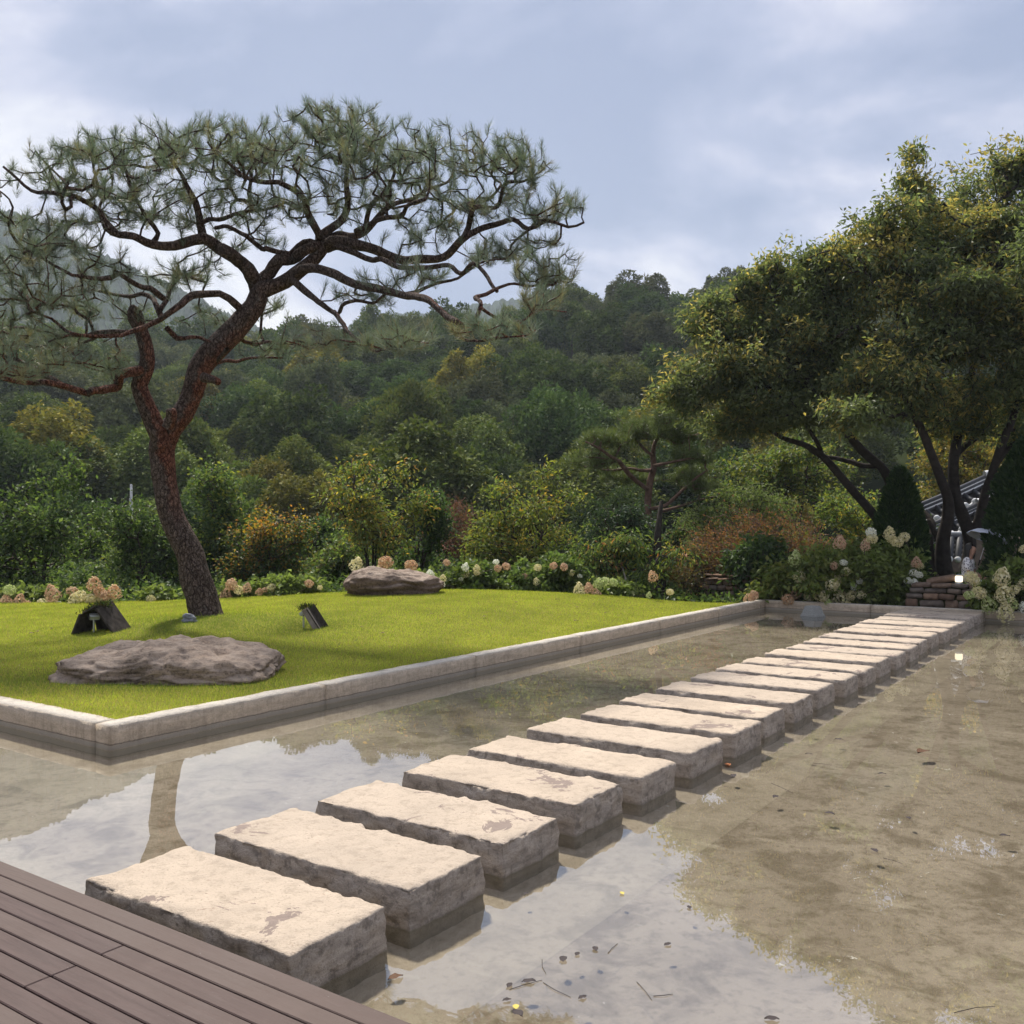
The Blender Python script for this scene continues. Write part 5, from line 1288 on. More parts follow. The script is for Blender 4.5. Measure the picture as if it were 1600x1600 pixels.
# ================================================================ boulders, lamps, stone walls
def rock_mat(name, light, dark, scale=1.0, tilt=0.1):
    m, t = mat(name)
    co = t.coord('Object', (1, 1, 1), (0, 0, 0), (0.1, tilt, 0))
    mp = t.n('ShaderNodeMapping'); t.l(co, mp.inputs[0]); mp.inputs['Scale'].default_value = (1.0, 1.0, 5.5)
    st = t.noise(mp.outputs[0], 3.2 * scale, 8, 0.68, 0.5); n2 = t.noise(co, 26 * scale, 6, 0.75); n3 = t.noise(co, 2.2 * scale, 5, 0.6)
    c = t.mix(t.ramp(st, [(0.30, 0.0), (0.68, 1.0)]), dark, light)
    c = t.mix(t.ramp(n3, [(0.42, 0.0), (0.62, 0.65)]), c, tuple(v * 1.25 for v in light))
    c = t.mix(t.ramp(n2, [(0.36, 0.7), (0.52, 0.0)]), c, tuple(v * 0.45 for v in dark))
    # paler beige on upward faces, broken up by noise
    nz = t.n('ShaderNodeSeparateXYZ'); t.l(t.n('ShaderNodeTexCoord').outputs['Normal'], nz.inputs[0])
    pale_up = t.math('MULTIPLY', t.ramp(nz.outputs[2], [(0.35, 0.0), (0.8, 0.75)]), t.ramp(t.noise(co, 6 * scale, 6, 0.7), [(0.35, 0.1), (0.6, 1.0)]))
    c = t.mix(pale_up, c, (0.44, 0.355, 0.285))
    h = t.math('ADD', t.math('MULTIPLY', st, 1.4), t.math('MULTIPLY', n2, 0.5))
    t.out(t.bsdf(c, 0.92, t.bump(h, 0.9, 0.04), 0.15)); return m
M['boulder'] = rock_mat('boulder_stone', (0.40, 0.30, 0.225), (0.075, 0.057, 0.045))
M['boulder_far'] = rock_mat('boulder_brown', (0.22, 0.155, 0.12), (0.08, 0.057, 0.046), 0.8)
def boulder(name, half, seed, strata, boxy=3.2, sub=6, prof=None):
    bm = bmesh.new(); bmesh.ops.create_icosphere(bm, subdivisions=sub, radius=1.0)
    V_ = np.array([v.co[:] for v in bm.verts]); bm.verts.index_update()
    F_ = np.array([[v.index for v in f.verts] for f in bm.faces]); bm.free()
    nrm = (np.abs(V_) ** boxy).sum(1) ** (1 / boxy)
    P = V_ / nrm[:, None]
    P = P * np.array(half)
    for i in range(len(P)):
        p = P[i]; d = V_[i]
        lowk = 0.3 if p[2] < -0.12 else 1.0
        a = lowk * (0.09 * fr(p, 1.3, 4, seed) + 0.06 * fr(p, 3.6, 5, seed + 1)) + 0.022 * fr(p, 12, 4, seed + 2)
        b = fr((p[0] * 0.55, p[1] * 0.55, p[2] * 6 + p[0] * strata), 1.6, 4, seed + 3)
        s = 1 - abs(d[2])
        if p[2] < -0.08: p = p * np.array([0.93, 0.93, 1])
        P[i] = p + d * a + np.array([d[0], d[1], 0]) * 0.055 * b * (0.4 + s) * lowk + np.array([0, 0, 0.035 * fr((p[0] * 2.0, p[1] * 5, 0), 1.0, 3, seed + 4)])
        if prof is not None and p[2] > 0:
            P[i][2] *= np.interp(p[0], prof[0], prof[1])
    return mesh_np(name, P, F_, None, True)
o = link('boulder', boulder('boulder', (1.17, 0.60, 0.335), 3, 0.5, 4.2, 6, ([-1.3, -0.9, -0.4, -0.1, 0.3, 0.8, 1.3], [0.80, 0.88, 0.84, 1.02, 1.05, 0.94, 0.62])), M['boulder'])
o.location = (-3.80, 10.55, 0.21); o.rotation_euler = (0.09, 0.01, -0.04)
tag(o, 'long low brown boulder with a layered flat top, near the lawn corner', 'boulder')
bz = float(lawn_z(-2.35, 19.3))
o = link('boulder', boulder('boulder', (0.95, 0.5, 0.315), 12, 0.1, 3.0, 5, ([-1, -0.5, 0.2, 1], [1.15, 1.12, 0.98, 0.8])), M['boulder_far'])
o.location = (-2.35, 19.2, bz + 0.16)
tag(o, 'rounded dark brown boulder lying at the far edge of the lawn below orange hydrangeas', 'boulder')
M['grey_stone'] = plain('grey_stone', (0.20, 0.21, 0.23), 0.8, 0.2, 0.25, 20, 0.005)
p = W(297, 981, 14.7); pz = float(lawn_z(p.x, p.y))
o = link('small_stone', boulder('small_stone', (0.135, 0.10, 0.13), 21, 0.0, 2.2, 4), M['grey_stone'], None, (p.x, p.y, pz + 0.04))
tag(o, 'small smooth bluish-grey stone at the foot of the big pine', 'stone')
p = ground_hit(290, 1060, 0.2)
o = link('small_stone', boulder('small_stone', (0.05, 0.04, 0.045), 25, 0.0, 2.6, 3), plain('pale_stone', (0.45, 0.43, 0.40), 0.9, 0.1), None, (p.x, p.y, 0.215))
tag(o, 'tiny pale stone in the grass before the long boulder', 'stone')

# ---- ground lamps under weathered board covers
M['old_board'] = plain('weathered_board', (0.055, 0.046, 0.04), 0.9, 0.1, 0.45, 14, 0.01)
M['pale_board'] = plain('pale_board', (0.25, 0.215, 0.195), 0.9, 0.1, 0.3, 9, 0.006)
M['lamp_metal'] = plain('lamp_metal', (0.42, 0.43, 0.42), 0.35, 0.5, 0.08, 8, 0, 0.6)
M['lamp_glass'] = plain('lamp_glass', (0.55, 0.58, 0.58), 0.15, 0.6, 0.05, 4)
def board(root, name, size, loc, rot, m):
    o = link(name, box_mesh(name, size, 0.008, 2), m, root)
    from mathutils import Euler
    o.matrix_basis = Matrix.Translation(loc) @ Euler(rot).to_matrix().to_4x4()
    return o
def moss(root, pts, seed, n=420):
    rng = np.random.default_rng(seed); pts = np.array(pts)
    k = rng.integers(0, len(pts) - 1, n); t = rng.random((n, 1))
    P = pts[k] * (1 - t) + pts[k + 1] * t + rng.normal(size=(n, 3)) * np.array([0.035, 0.06, 0.012])
    D_ = np.array([0, 0, 0.7]) + rng.normal(size=(n, 3)) * 0.6
    Vx, Fq, Cc = leaves(P, D_, 0.075, 0.014, pick_cols(n, [(0.03, 0.05, 0.015), (0.06, 0.075, 0.02), (0.05, 0.04, 0.02)], [3, 2, 2], rng), rng)
    return link('moss', mesh_np('moss', Vx, Fq, Cc), M['grass'], root)
def lampset(root, x, y, tilt):
    hd = board(root, 'lamp_head', (0.15, 0.05, 0.11), (x, y, 0.24), (0.9, 0.0, tilt), M['lamp_metal'])
    board(root, 'lamp_stem', (0.025, 0.025, 0.2), (x - 0.02, y + 0.02, 0.10), (0, 0, 0), M['lamp_metal'])
    g = board(root, 'lens', (0.13, 0.006, 0.09), (x, y, 0.24), (0.9, 0.0, tilt), M['lamp_glass'])
    g.matrix_basis = g.matrix_basis @ Matrix.Translation((0, -0.029, 0))
p = ground_hit(160, 990, 0.24); pz = float(lawn_z(p.x, p.y))
lc = empty('lamp_cover', (p.x, p.y, pz), 'black tent-shaped board cover over a ground floodlight on the lawn before the pine', 'lamp cover', 'board-covered ground floodlights on the lawn')
# leaning boards: a from foot to top edge, in the frame of the cover (x to the side, y to the back)
def lean(root, name, a, b, width, thick, m, yaw=0.0):
    a, b = Vector(a), Vector(b); d = b - a
    zax = d.normalized(); yax = Vector((math.sin(yaw), math.cos(yaw), 0)); xax = yax.cross(zax).normalized(); yax = zax.cross(xax)
    R3 = Matrix((xax, yax, zax)).transposed().to_4x4()
    o = link(name, box_mesh(name, (thick, width, d.length), 0.006, 1), m, root)
    o.matrix_basis = Matrix.Translation((a + b) / 2) @ R3
    return o
lean(lc, 'side_board', (-0.32, 0, -0.03), (-0.205, 0.0, 0.27), 0.42, 0.03, M['old_board'], 0.25)
lean(lc, 'side_board', (0.30, 0.05, -0.03), (0.01, 0.02, 0.405), 0.44, 0.035, M['old_board'], 0.25)
lean(lc, 'top_board', (-0.215, 0.01, 0.272), (0.0, 0.02, 0.39), 0.40, 0.03, M['old_board'], 0.25)
lean(lc, 'back_board', (0.0, 0.24, -0.02), (-0.06, 0.235, 0.30), 0.03, 0.36, M['old_board'], 0.0)
moss(lc, [(-0.23, -0.12, 0.29), (-0.1, -0.1, 0.36), (0.02, -0.08, 0.42), (0.05, 0.1, 0.38), (-0.1, 0.1, 0.35), (-0.2, 0.05, 0.30)], 5, 520)
lampset(lc, -0.09, -0.06, 0.5)
p = ground_hit(487, 985, 0.27); pz = float(lawn_z(p.x, p.y))
lc2 = empty('lamp_cover', (p.x, p.y, pz), 'tilted pale board leaning over a ground floodlight on the open lawn past the pine', 'lamp cover', 'board-covered ground floodlights on the lawn')
lean(lc2, 'front_board', (0.115, -0.05, -0.05), (-0.085, -0.10, 0.30), 0.025, 0.105, M['pale_board'], 0.1)
lean(lc2, 'rear_board', (0.18, 0.16, -0.04), (-0.04, 0.10, 0.33), 0.025, 0.13, M['old_board'], -0.5)
lean(lc2, 'side_board', (0.15, 0.05, -0.04), (-0.06, 0.0, 0.31), 0.24, 0.02, M['old_board'], 0.0)
moss(lc2, [(-0.14, -0.1, 0.29), (-0.10, 0.0, 0.31), (-0.04, 0.1, 0.32)], 6, 170)
lampset(lc2, -0.11, 0.02, 1.2)

# ---- dry stone walls: every stone a part
M['wall_stone'] = None
def stone_mat():
    m, t = mat('wall_stone')
    oi = t.n('ShaderNodeObjectInfo').outputs['Random']
    co = t.coord('World')
    n = t.noise(co, 9, 6, 0.65); n2 = t.noise(co, 40, 4, 0.7)
    base = t.ramp(oi, [(0.0, (0.15, 0.10, 0.075)), (0.3, (0.24, 0.15, 0.10)), (0.55, (0.17, 0.145, 0.125)), (0.8, (0.29, 0.19, 0.13)), (1.0, (0.13, 0.115, 0.105))])
    c = t.mix(t.ramp(n, [(0.3, 0.0), (0.7, 1.0)]), t.mix(1.0, base, (0.6, 0.6, 0.6), 'MULTIPLY'), t.mix(1.0, base, (1.2, 1.2, 1.2), 'MULTIPLY'))
    t.out(t.bsdf(c, 0.9, t.bump(t.math('ADD', n, n2), 0.8, 0.012), 0.15)); return m
M['wall_stone'] = stone_mat()
STONE = []
for s_ in range(6):
    bm = bmesh.new(); bmesh.ops.create_cube(bm, size=1.0)
    rr = random.Random(300 + s_)
    for v in bm.verts: v.co = Vector([c * rr.uniform(0.80, 1.04) for c in v.co])
    bmesh.ops.bevel(bm, geom=list(bm.edges), offset=0.11, segments=1, affect='EDGES')
    STONE.append(bm_mesh('stone', bm, True)); STONE[-1].materials.append(M['wall_stone'])
def stone_wall(label, u, v0, v1, z0, rows_, thick, seed, lmin, lmax, cap=None, ufun=None):
    rr = random.Random(seed)
    c = UV(u, (v0 + v1) / 2, z0)
    root = empty('stone_wall', c, label, 'stone wall', None, 'thing')
    ang = math.atan2(V.y, V.x)
    z = z0
    for h in rows_:
        v = v0 + rr.uniform(-0.1, 0.05)
        while v < v1:
            L = rr.uniform(lmin, lmax)
            hh = h * rr.uniform(0.85, 1.08)
            o = link('stone', STONE[rr.randint(0, 5)], None, root)
            q = UV(u + rr.uniform(-0.03, 0.03), v + L / 2, z + h / 2)
            o.matrix_basis = Matrix.Translation(q - c) @ Matrix.Rotation(ang + rr.uniform(-0.06, 0.06), 4, 'Z') @ Matrix.Rotation(rr.uniform(-0.08, 0.08), 4, 'Y') @ Matrix.Diagonal((L * 1.02, thick * rr.uniform(0.9, 1.1), hh, 1))
            v += L * 0.97
        z += h * 0.94
    o = link('core', box_mesh('core', (v1 - v0 - 0.1, thick * 0.6, z - z0 - 0.05), 0.02), M['soil'], root)
    o.matrix_basis = Matrix.Translation(Vector((0, 0, (z - z0) / 2 - 0.03))) @ Matrix.Rotation(ang, 4, 'Z')
    if cap:
        v = v0
        while v < v1:
            L = rr.uniform(0.16, 0.30)
            o = link('cap_slate', STONE[rr.randint(0, 5)], None, root)
            q = UV(u + rr.uniform(-0.05, 0.05), v + L / 2, z + rr.choice((0.0, 0.045, 0.085)))
            o.matrix_basis = Matrix.Translation(q - c) @ Matrix.Rotation(ang + rr.uniform(-0.2, 0.2), 4, 'Z') @ Matrix.Rotation(rr.uniform(-0.1, 0.1), 4, 'Y') @ Matrix.Diagonal((L * 1.25, thick * 1.2, 0.05, 1))
            v += L * 0.55
    return root, z
sw, zt = stone_wall('rough reddish dry stone wall closing the end of the stepping path', 20.62, -4.35, -3.15, 0.16, [0.19, 0.13, 0.12, 0.11], 0.36, 4, 0.22, 0.5)
cap = link('cap_stone', STONE[2], None, sw)
q = UV(20.72, -3.75, zt + 0.07)
cap.matrix_basis = Matrix.Translation(q - sw.location) @ Matrix.Rotation(math.atan2(V.y, V.x) + 0.1, 4, 'Z') @ Matrix.Rotation(-0.18, 4, 'Y') @ Matrix.Diagonal((0.62, 0.34, 0.15, 1))
pw = W(1150, 930, 21.9)
stone_wall('old grey dry stone wall topped with dark slates beyond the pond corner', pw.x * U.x + pw.y * U.y, pw.x * V.x + pw.y * V.y - 0.75, pw.x * V.x + pw.y * V.y + 0.75, 0.02, [0.15, 0.15, 0.15, 0.15], 0.34, 8, 0.13, 0.27, True)

# ---- lit lantern on the stone wall
def glow_mat():
    m, t = mat('lantern_glow')
    e = t.n('ShaderNodeEmission'); e.inputs[0].default_value = (1, 0.86, 0.60, 1); e.inputs[1].default_value = 1.3
    t.out(e); return m
q = UV(20.56, -3.42, zt - 0.005)
lan = empty('lantern', q, 'small lit lantern glowing warm white on the stone wall beside the sitting person', 'lantern')
link('glass', tubes_mesh('glass', [([(0, 0, 0.035), (0, 0, 0.05), (0, 0, 0.14), (0, 0, 0.165)], [0.05, 0.070, 0.072, 0.054], 16)]), glow_mat(), lan)
link('base', tubes_mesh('base', [([(0, 0, 0), (0, 0, 0.02), (0, 0, 0.036)], [0.075, 0.075, 0.07], 16)]), M['lamp_metal'], lan)
link('top_cap', tubes_mesh('top_cap', [([(0, 0, 0.166), (0, 0, 0.178), (0, 0, 0.19)], [0.066, 0.064, 0.03], 16)]), M['lamp_metal'], lan)

# ---- tiled roof among the trunks
M['roof_tile'] = plain('roof_tile', (0.055, 0.056, 0.06), 0.55, 0.35, 0.3, 14, 0.004)
M['roof_plaster'] = plain('roof_plaster', (0.80, 0.80, 0.79), 0.85, 0.1, 0.1, 10)
M['roof_dark'] = plain('roof_underside', (0.03, 0.027, 0.025), 0.9, 0.1)
hb = empty('hanok_building', (11.8, 25.5, 0.1), 'old building with a grey tiled roof and white-plastered ridges behind the dark forking trunks', 'building')
def bar(name, pts, r, m, sides=8):
    o = link(name, tubes_mesh(name, [([tuple(p) for p in pts], [r] * len(pts), sides)]), m, hb); return o
def capped_run(a, b, slope, n, hgt):
    """a stacked tile ridge from a to b, with short round tiles running down 'slope' from it"""
    a, b = Vector(a), Vector(b)
    for j, (r, m) in enumerate(((0.06, M['roof_tile']), (0.042, M['roof_plaster']), (0.05, M['roof_tile']), (0.042, M['roof_plaster']), (0.05, M['roof_tile']))):
        off = Vector((0, 0, hgt * (1 - j / 4)))
        bar('ridge_tile', [a + off, (a + b) / 2 + off + Vector((0, 0, -0.02)), b + off], r, m)
    bar('ridge_end', [b + Vector((-0.05, 0, hgt + 0.05)), b + Vector((0.10, 0, hgt + 0.07))], 0.10, M['roof_plaster'], 10)
    for k in range(n):
        p = a + (b - a) * ((k + 0.5) / n)
        e = p + slope
        bar('round_tile', [p, (p + e) / 2 + Vector((0, 0, -0.01)), e], 0.062, M['roof_tile'])
        bar('tile_end', [e + slope.normalized() * -0.02, e + slope.normalized() * 0.045], 0.088, M['roof_plaster'], 10)
        if k:
            p0 = a + (b - a) * ((k - 0.5) / n) + slope; mid = (p0 + e) / 2 + Vector((0, 0, -0.05))
            bar('drip_tile', [p0, mid, e], 0.022, M['roof_plaster'], 6)
    me = bpy.data.meshes.new('roof_slope'); me.from_pydata([tuple(a + Vector((0, 0, -0.03))), tuple(b + Vector((0, 0, -0.03))), tuple(b + slope * 0.97 + Vector((0, 0, -0.05))), tuple(a + slope * 0.97 + Vector((0, 0, -0.05))),
        tuple(a + Vector((0, 0.3, -0.5))), tuple(b + Vector((0, 0.3, -0.5))), tuple(b + slope * 0.9 + Vector((0, 0.1, -0.35))), tuple(a + slope * 0.9 + Vector((0, 0.1, -0.35)))], [], [(0, 1, 2, 3), (7, 6, 5, 4), (3, 2, 6, 7), (0, 3, 7, 4), (1, 5, 6, 2), (0, 4, 5, 1)]); me.update()
    link('roof_slope', me, M['roof_dark'], hb)
capped_run(W(1424, 808, 25.6), W(1541, 757, 26.6), Vector((0.10, -0.42, -0.20)), 8, 0.24)
capped_run(W(1432, 840, 24.7), W(1529, 798, 25.3), Vector((0.06, -0.36, -0.19)), 6, 0.18)
a, b, c_, d_ = W(1474, 843, 24.2), W(1512, 843, 24.2), W(1512, 877, 23.5), W(1474, 875, 23.5)
for k in range(4):
    t = k / 3; bar('round_tile', [a + (b - a) * t + Vector((0, 0, 0.05)), d_ + (c_ - d_) * t - Vector((0.05, 0, -0.04))], 0.075, M['roof_tile'], 10)
    e = d_ + (c_ - d_) * t - Vector((0.05, 0, -0.04)); bar('tile_end', [e, e + Vector((-0.01, -0.04, -0.02))], 0.08, M['roof_plaster'], 10)
for k in range(9):
    t = (k + 0.5) / 9; p, q = a + (d_ - a) * t, b + (c_ - b) * t
    bar('flat_tile', [p, q], 0.026, M['roof_tile'] if k % 2 else plain('worn_tile', (0.34, 0.34, 0.34), 0.7, 0.2) if 'worn_tile' not in bpy.data.materials else bpy.data.materials['worn_tile'], 6)
bar('ridge_tile', [a + Vector((-0.05, 0, 0.08)), b + Vector((0.05, 0, 0.08))], 0.07, M['roof_tile'])
bar('ridge_tile', [a + Vector((-0.05, 0.03, 0.17)), b + Vector((0.0, 0.03, 0.17))], 0.035, M['roof_plaster'])
o = link('wall', box_mesh('wall', (4.0, 2.4, 1.5), 0.02), plain('clay_wall', (0.20, 0.155, 0.12), 0.9, 0.1), hb, (12.6, 26.6, 0.72))
for o in hb.children: o.matrix_basis = Matrix.Translation(-hb.location) @ o.matrix_basis

# ---- utility pole down in the valley
up = W(205, 757, 44)
po = empty('utility_pole', (up.x, 44, -1.0), 'thin pale utility pole showing above the dark green shrubs', 'pole')
link('pole', tubes_mesh('pole', [([(0, 0, 0), (0, 0, 2.0), (0, 0, up.z + 1.0)], [0.11, 0.085, 0.055], 8)]), plain('pole_concrete', (0.5, 0.5, 0.48), 0.8, 0.1), po)
link('insulator', tubes_mesh('insulator', [([(0, 0, up.z + 0.1), (0, 0, up.z + 0.35)], [0.085, 0.085], 8)]), bpy.data.materials['pole_concrete'], po)

# ================================================================ the sitting person and the parasol
def skin_body(name, verts, edges, radii, m, parent, sub=2):
    me = bpy.data.meshes.new(name); me.from_pydata(verts, edges, []); me.update()
    ob = link(name, me, m, parent)
    sm = ob.modifiers.new('skin', 'SKIN'); sm.use_smooth_shade = True
    for i, r in enumerate(radii):
        v = me.skin_vertices[0].data[i]; v.radius = (r, r) if isinstance(r, float) else r
        v.use_root = (i == 0)
    ss = ob.modifiers.new('sub', 'SUBSURF'); ss.levels = sub; ss.render_levels = sub
    return ob
M['skin'] = plain('skin', (0.40, 0.22, 0.15), 0.55, 0.35, 0.06, 6)
M['hair'] = plain('hair', (0.012, 0.010, 0.009), 0.45, 0.4, 0.3, 30)
def dress_mat():
    m, t = mat('patterned_dress')
    co = t.coord('Object')
    n = t.vor(co, 26.0, 'F1', 1.0); n2 = t.noise(co, 34, 3, 0.6)
    f = t.ramp(t.math('ADD', n, t.math('MULTIPLY', n2, 0.35)), [(0.52, 0.0), (0.56, 1.0)])
    t.out(t.bsdf(t.mix(f, (0.028, 0.026, 0.035), (0.75, 0.72, 0.72)), 0.85, None, 0.1)); return m
M['dress'] = dress_mat()
pp_ = UV(21.02, -3.33, 0.20)
pe = empty('person', pp_, 'person with long dark hair in a black and white patterned dress sitting by the lantern', 'person')
pe.rotation_euler = (0, 0, math.radians(-128)); pe.scale = (0.97,) * 3     # local +Y is where the person looks
B = [(0, 0, 0.50), (0, -0.01, 0.62), (0, 0.0, 0.76), (0, 0.01, 0.90), (0, 0.02, 0.985), (0, 0.045, 1.05), (0, 0.07, 1.12), (0, 0.075, 1.19), (0, 0.065, 1.26),       # 0-8 pelvis to crown
     (0, 0.125, 1.105), (0, 0.165, 1.175)]                                                                                     # chin, nose
R_b = [(0.15, 0.115), (0.13, 0.10), (0.12, 0.095), (0.135, 0.095), (0.085, 0.07), 0.048, (0.062, 0.07), (0.078, 0.088), (0.062, 0.07), 0.030, 0.012]
E_ = [(0, 1), (1, 2), (2, 3), (3, 4), (4, 5), (5, 6), (6, 7), (7, 8), (6, 9), (7, 10)]
def limb_chain(start, pts):
    prev = start
    for (p, r) in pts:
        B.append(p); R_b.append(r); E_.append((prev, len(B) - 1)); prev = len(B) - 1
    return prev
for s in (-1, 1):
    limb_chain(0, [((s * 0.10, 0.10, 0.49), 0.082), ((s * 0.11, 0.28, 0.50), 0.070), ((s * 0.105, 0.44, 0.485), 0.054), ((s * 0.10, 0.445, 0.30), 0.050), ((s * 0.10, 0.43, 0.10), 0.034), ((s * 0.105, 0.47, 0.045), 0.034), ((s * 0.11, 0.58, 0.03), 0.024)])
    w_ = limb_chain(4, [((s * 0.16, 0.01, 0.955), 0.052), ((s * 0.21, 0.03, 0.83), 0.040), ((s * 0.215, 0.07, 0.70), 0.034), ((s * 0.17, 0.22, 0.62), 0.028), ((s * 0.13, 0.33, 0.585), 0.021), ((s * 0.12, 0.385, 0.57), (0.030, 0.014))])
    for k, (dx, l) in enumerate(((-0.024, 0.058), (-0.008, 0.070), (0.008, 0.066), (0.024, 0.052))):
        limb_chain(w_, [((s * 0.12 + dx, 0.415, 0.565), 0.0085), ((s * 0.12 + dx * 1.1, 0.415 + l * 0.6, 0.552), 0.0078), ((s * 0.12 + dx * 1.1, 0.415 + l, 0.535), 0.0065)])
    limb_chain(w_ - 1 if False else w_, [((s * 0.085, 0.385, 0.562), 0.009), ((s * 0.075, 0.42, 0.55), 0.007)])
skin_body('body', B, E_, R_b, M['skin'], pe)
for s in (-1, 1):
    link('eye', tubes_mesh('eye', [([(s * 0.032, 0.142, 1.195), (s * 0.032, 0.152, 1.195)], [0.011, 0.008], 8)]), M['hair'], pe)
    link('ear', tubes_mesh('ear', [([(s * 0.078, 0.07, 1.16), (s * 0.088, 0.062, 1.19), (s * 0.08, 0.06, 1.215)], [0.009, 0.014, 0.01], 6)]), M['skin'], pe)
link('mouth', tubes_mesh('mouth', [([(-0.022, 0.146, 1.128), (0, 0.152, 1.127), (0.022, 0.146, 1.128)], [0.004, 0.007, 0.004], 6)]), plain('lips', (0.30, 0.09, 0.08), 0.5), pe)
# hair: a shell over the skull, long at the back
hv = []
nA, nR = 20, 11
for j in range(nR):
    t = j / (nR - 1)
    for i in range(nA):
        a = -PI / 2 + (i / (nA - 1) - 0.5) * (3.9 if t < 0.45 else 3.3)          # open at the face (+Y)
        if t < 0.45:
            ph = t / 0.45 * PI / 2; rr = math.sin(ph); z = 1.205 + 0.108 * math.cos(ph)
            hv.append((0.098 * rr * math.cos(a) * 1.02, 0.055 + 0.112 * rr * math.sin(a), z))
        else:
            q = (t - 0.45) / 0.55
            hv.append((0.100 * math.cos(a) * (1 + 0.25 * q), 0.055 + (0.112 - 0.02 * q) * math.sin(a) - 0.03 * q, 1.205 - 0.36 * q))
hq = [(j * nA + i, j * nA + i + 1, (j + 1) * nA + i + 1, (j + 1) * nA + i) for j in range(nR - 1) for i in range(nA - 1)]
hair = link('hair', mesh_np('hair', np.array(hv), np.array(hq), None, True), M['hair'], pe)
sd = hair.modifiers.new('solid', 'SOLIDIFY'); sd.thickness = 0.016; sd.offset = -1
# dress: bodice rings then the skirt over the thighs
dr = []
nA = 24
for (cy0, z, rx, ry) in ((0.015, 0.985, 0.135, 0.085), (0.01, 0.93, 0.165, 0.115), (0.0, 0.85, 0.158, 0.118), (-0.005, 0.74, 0.140, 0.112), (0.0, 0.62, 0.155, 0.125), (0.02, 0.55, 0.185, 0.155)):
    for i in range(nA):
        a = i / nA * 2 * PI; dr.append((rx * math.cos(a), cy0 + ry * math.sin(a), z))
for (cy0, cz, rx, rz) in ((0.14, 0.50, 0.215, 0.105), (0.28, 0.495, 0.22, 0.10), (0.42, 0.47, 0.225, 0.11), (0.50, 0.40, 0.225, 0.13), (0.51, 0.30, 0.225, 0.10)):
    for i in range(nA):
        a = i / nA * 2 * PI; wv_ = 1 + 0.06 * math.sin(5 * a)
        dr.append((rx * math.cos(a) * wv_, cy0 - 0.06 * math.sin(a) * (cy0 > 0.45) , cz + rz * math.sin(a) * wv_))
dq = [(j * nA + i, j * nA + (i + 1) % nA, (j + 1) * nA + (i + 1) % nA, (j + 1) * nA + i) for j in range(10) for i in range(nA)]
link('dress', mesh_np('dress', np.array(dr), np.array(dq), None, True), M['dress'], pe)
for s in (-1, 1):
    link('sleeve', tubes_mesh('sleeve', [([(s * 0.125, 0.01, 0.965), (s * 0.175, 0.012, 0.95), (s * 0.212, 0.03, 0.84), (s * 0.215, 0.05, 0.77)], [0.07, 0.07, 0.06, 0.062], 12)], True), M['dress'], pe)
    link('sandal', box_mesh('sandal', (0.085, 0.22, 0.022), 0.008), M['hair'], pe, (s * 0.11, 0.52, 0.0))
seat = link('low_stone', boulder('low_stone', (0.26, 0.22, 0.215), 31, 0.0, 4.0, 4), M['wall_stone'])
q = Matrix.Rotation(math.radians(-128), 3, 'Z') @ Vector((0, -0.06, 0))
seat.location = (pp_.x + q.x, pp_.y + q.y, 0.215 + 0.165)
tag(seat, 'squat stone used as a seat under the person at the path end', 'stone')
# parasol, tilted over the shoulder
par = empty('parasol', W(1519, 874, 19.2), 'pale blue-white parasol held over the head of the sitting person', 'parasol')
top = W(1546, 829, 19.4) - par.location
axis = Vector((0.35, 0.10, 0.93)).normalized()
R3 = axis.to_track_quat('Z', 'Y').to_matrix().to_4x4()
nS = 8; vs_p = []; fs_p = []
for j in range(6):
    t = j / 5
    for i in range(nS * 4):
        a = i / (nS * 4) * 2 * PI; k_ = abs(((i % 4) / 4) - 0.5) * 2
        r = 0.40 * math.sin(t * 1.25) / math.sin(1.25) * (0.93 + 0.07 * k_ if j else 1)
        vs_p.append((r * math.cos(a), r * math.sin(a), 0.17 * (math.cos(t * 1.25) - 1) / (1 - math.cos(1.25)) + (0.012 * k_ * t)))
for j in range(5):
    for i in range(nS * 4): fs_p.append((j * nS * 4 + i, j * nS * 4 + (i + 1) % (nS * 4), (j + 1) * nS * 4 + (i + 1) % (nS * 4), (j + 1) * nS * 4 + i))
can = link('canopy', mesh_np('canopy', np.array(vs_p), np.array(fs_p), None, True), plain('parasol_cloth', (0.66, 0.70, 0.80), 0.7, 0.2, 0.05), par)
can.matrix_basis = Matrix.Translation(top) @ R3
M['white_metal'] = plain('white_metal', (0.75, 0.75, 0.76), 0.35, 0.5, 0.03)
for i in range(nS):
    a = (i + 0.0) / nS * 2 * PI
    rb = link('rib', tubes_mesh('rib', [([(0, 0, -0.012), (0.2 * math.cos(a), 0.2 * math.sin(a), -0.055), (0.385 * math.cos(a), 0.385 * math.sin(a), -0.168)], [0.004, 0.004, 0.003], 5)]), M['white_metal'], par)
    rb.matrix_basis = can.matrix_basis
link('shaft', tubes_mesh('shaft', [([tuple(top + axis * 0.04), tuple(top - axis * 0.3), tuple(top - axis * 0.64)], [0.007, 0.008, 0.009], 8)]), M['white_metal'], par)
link('handle', tubes_mesh('handle', [([tuple(top - axis * 0.64), tuple(top - axis * 0.76)], [0.014, 0.014], 8)]), M['hair'], par)

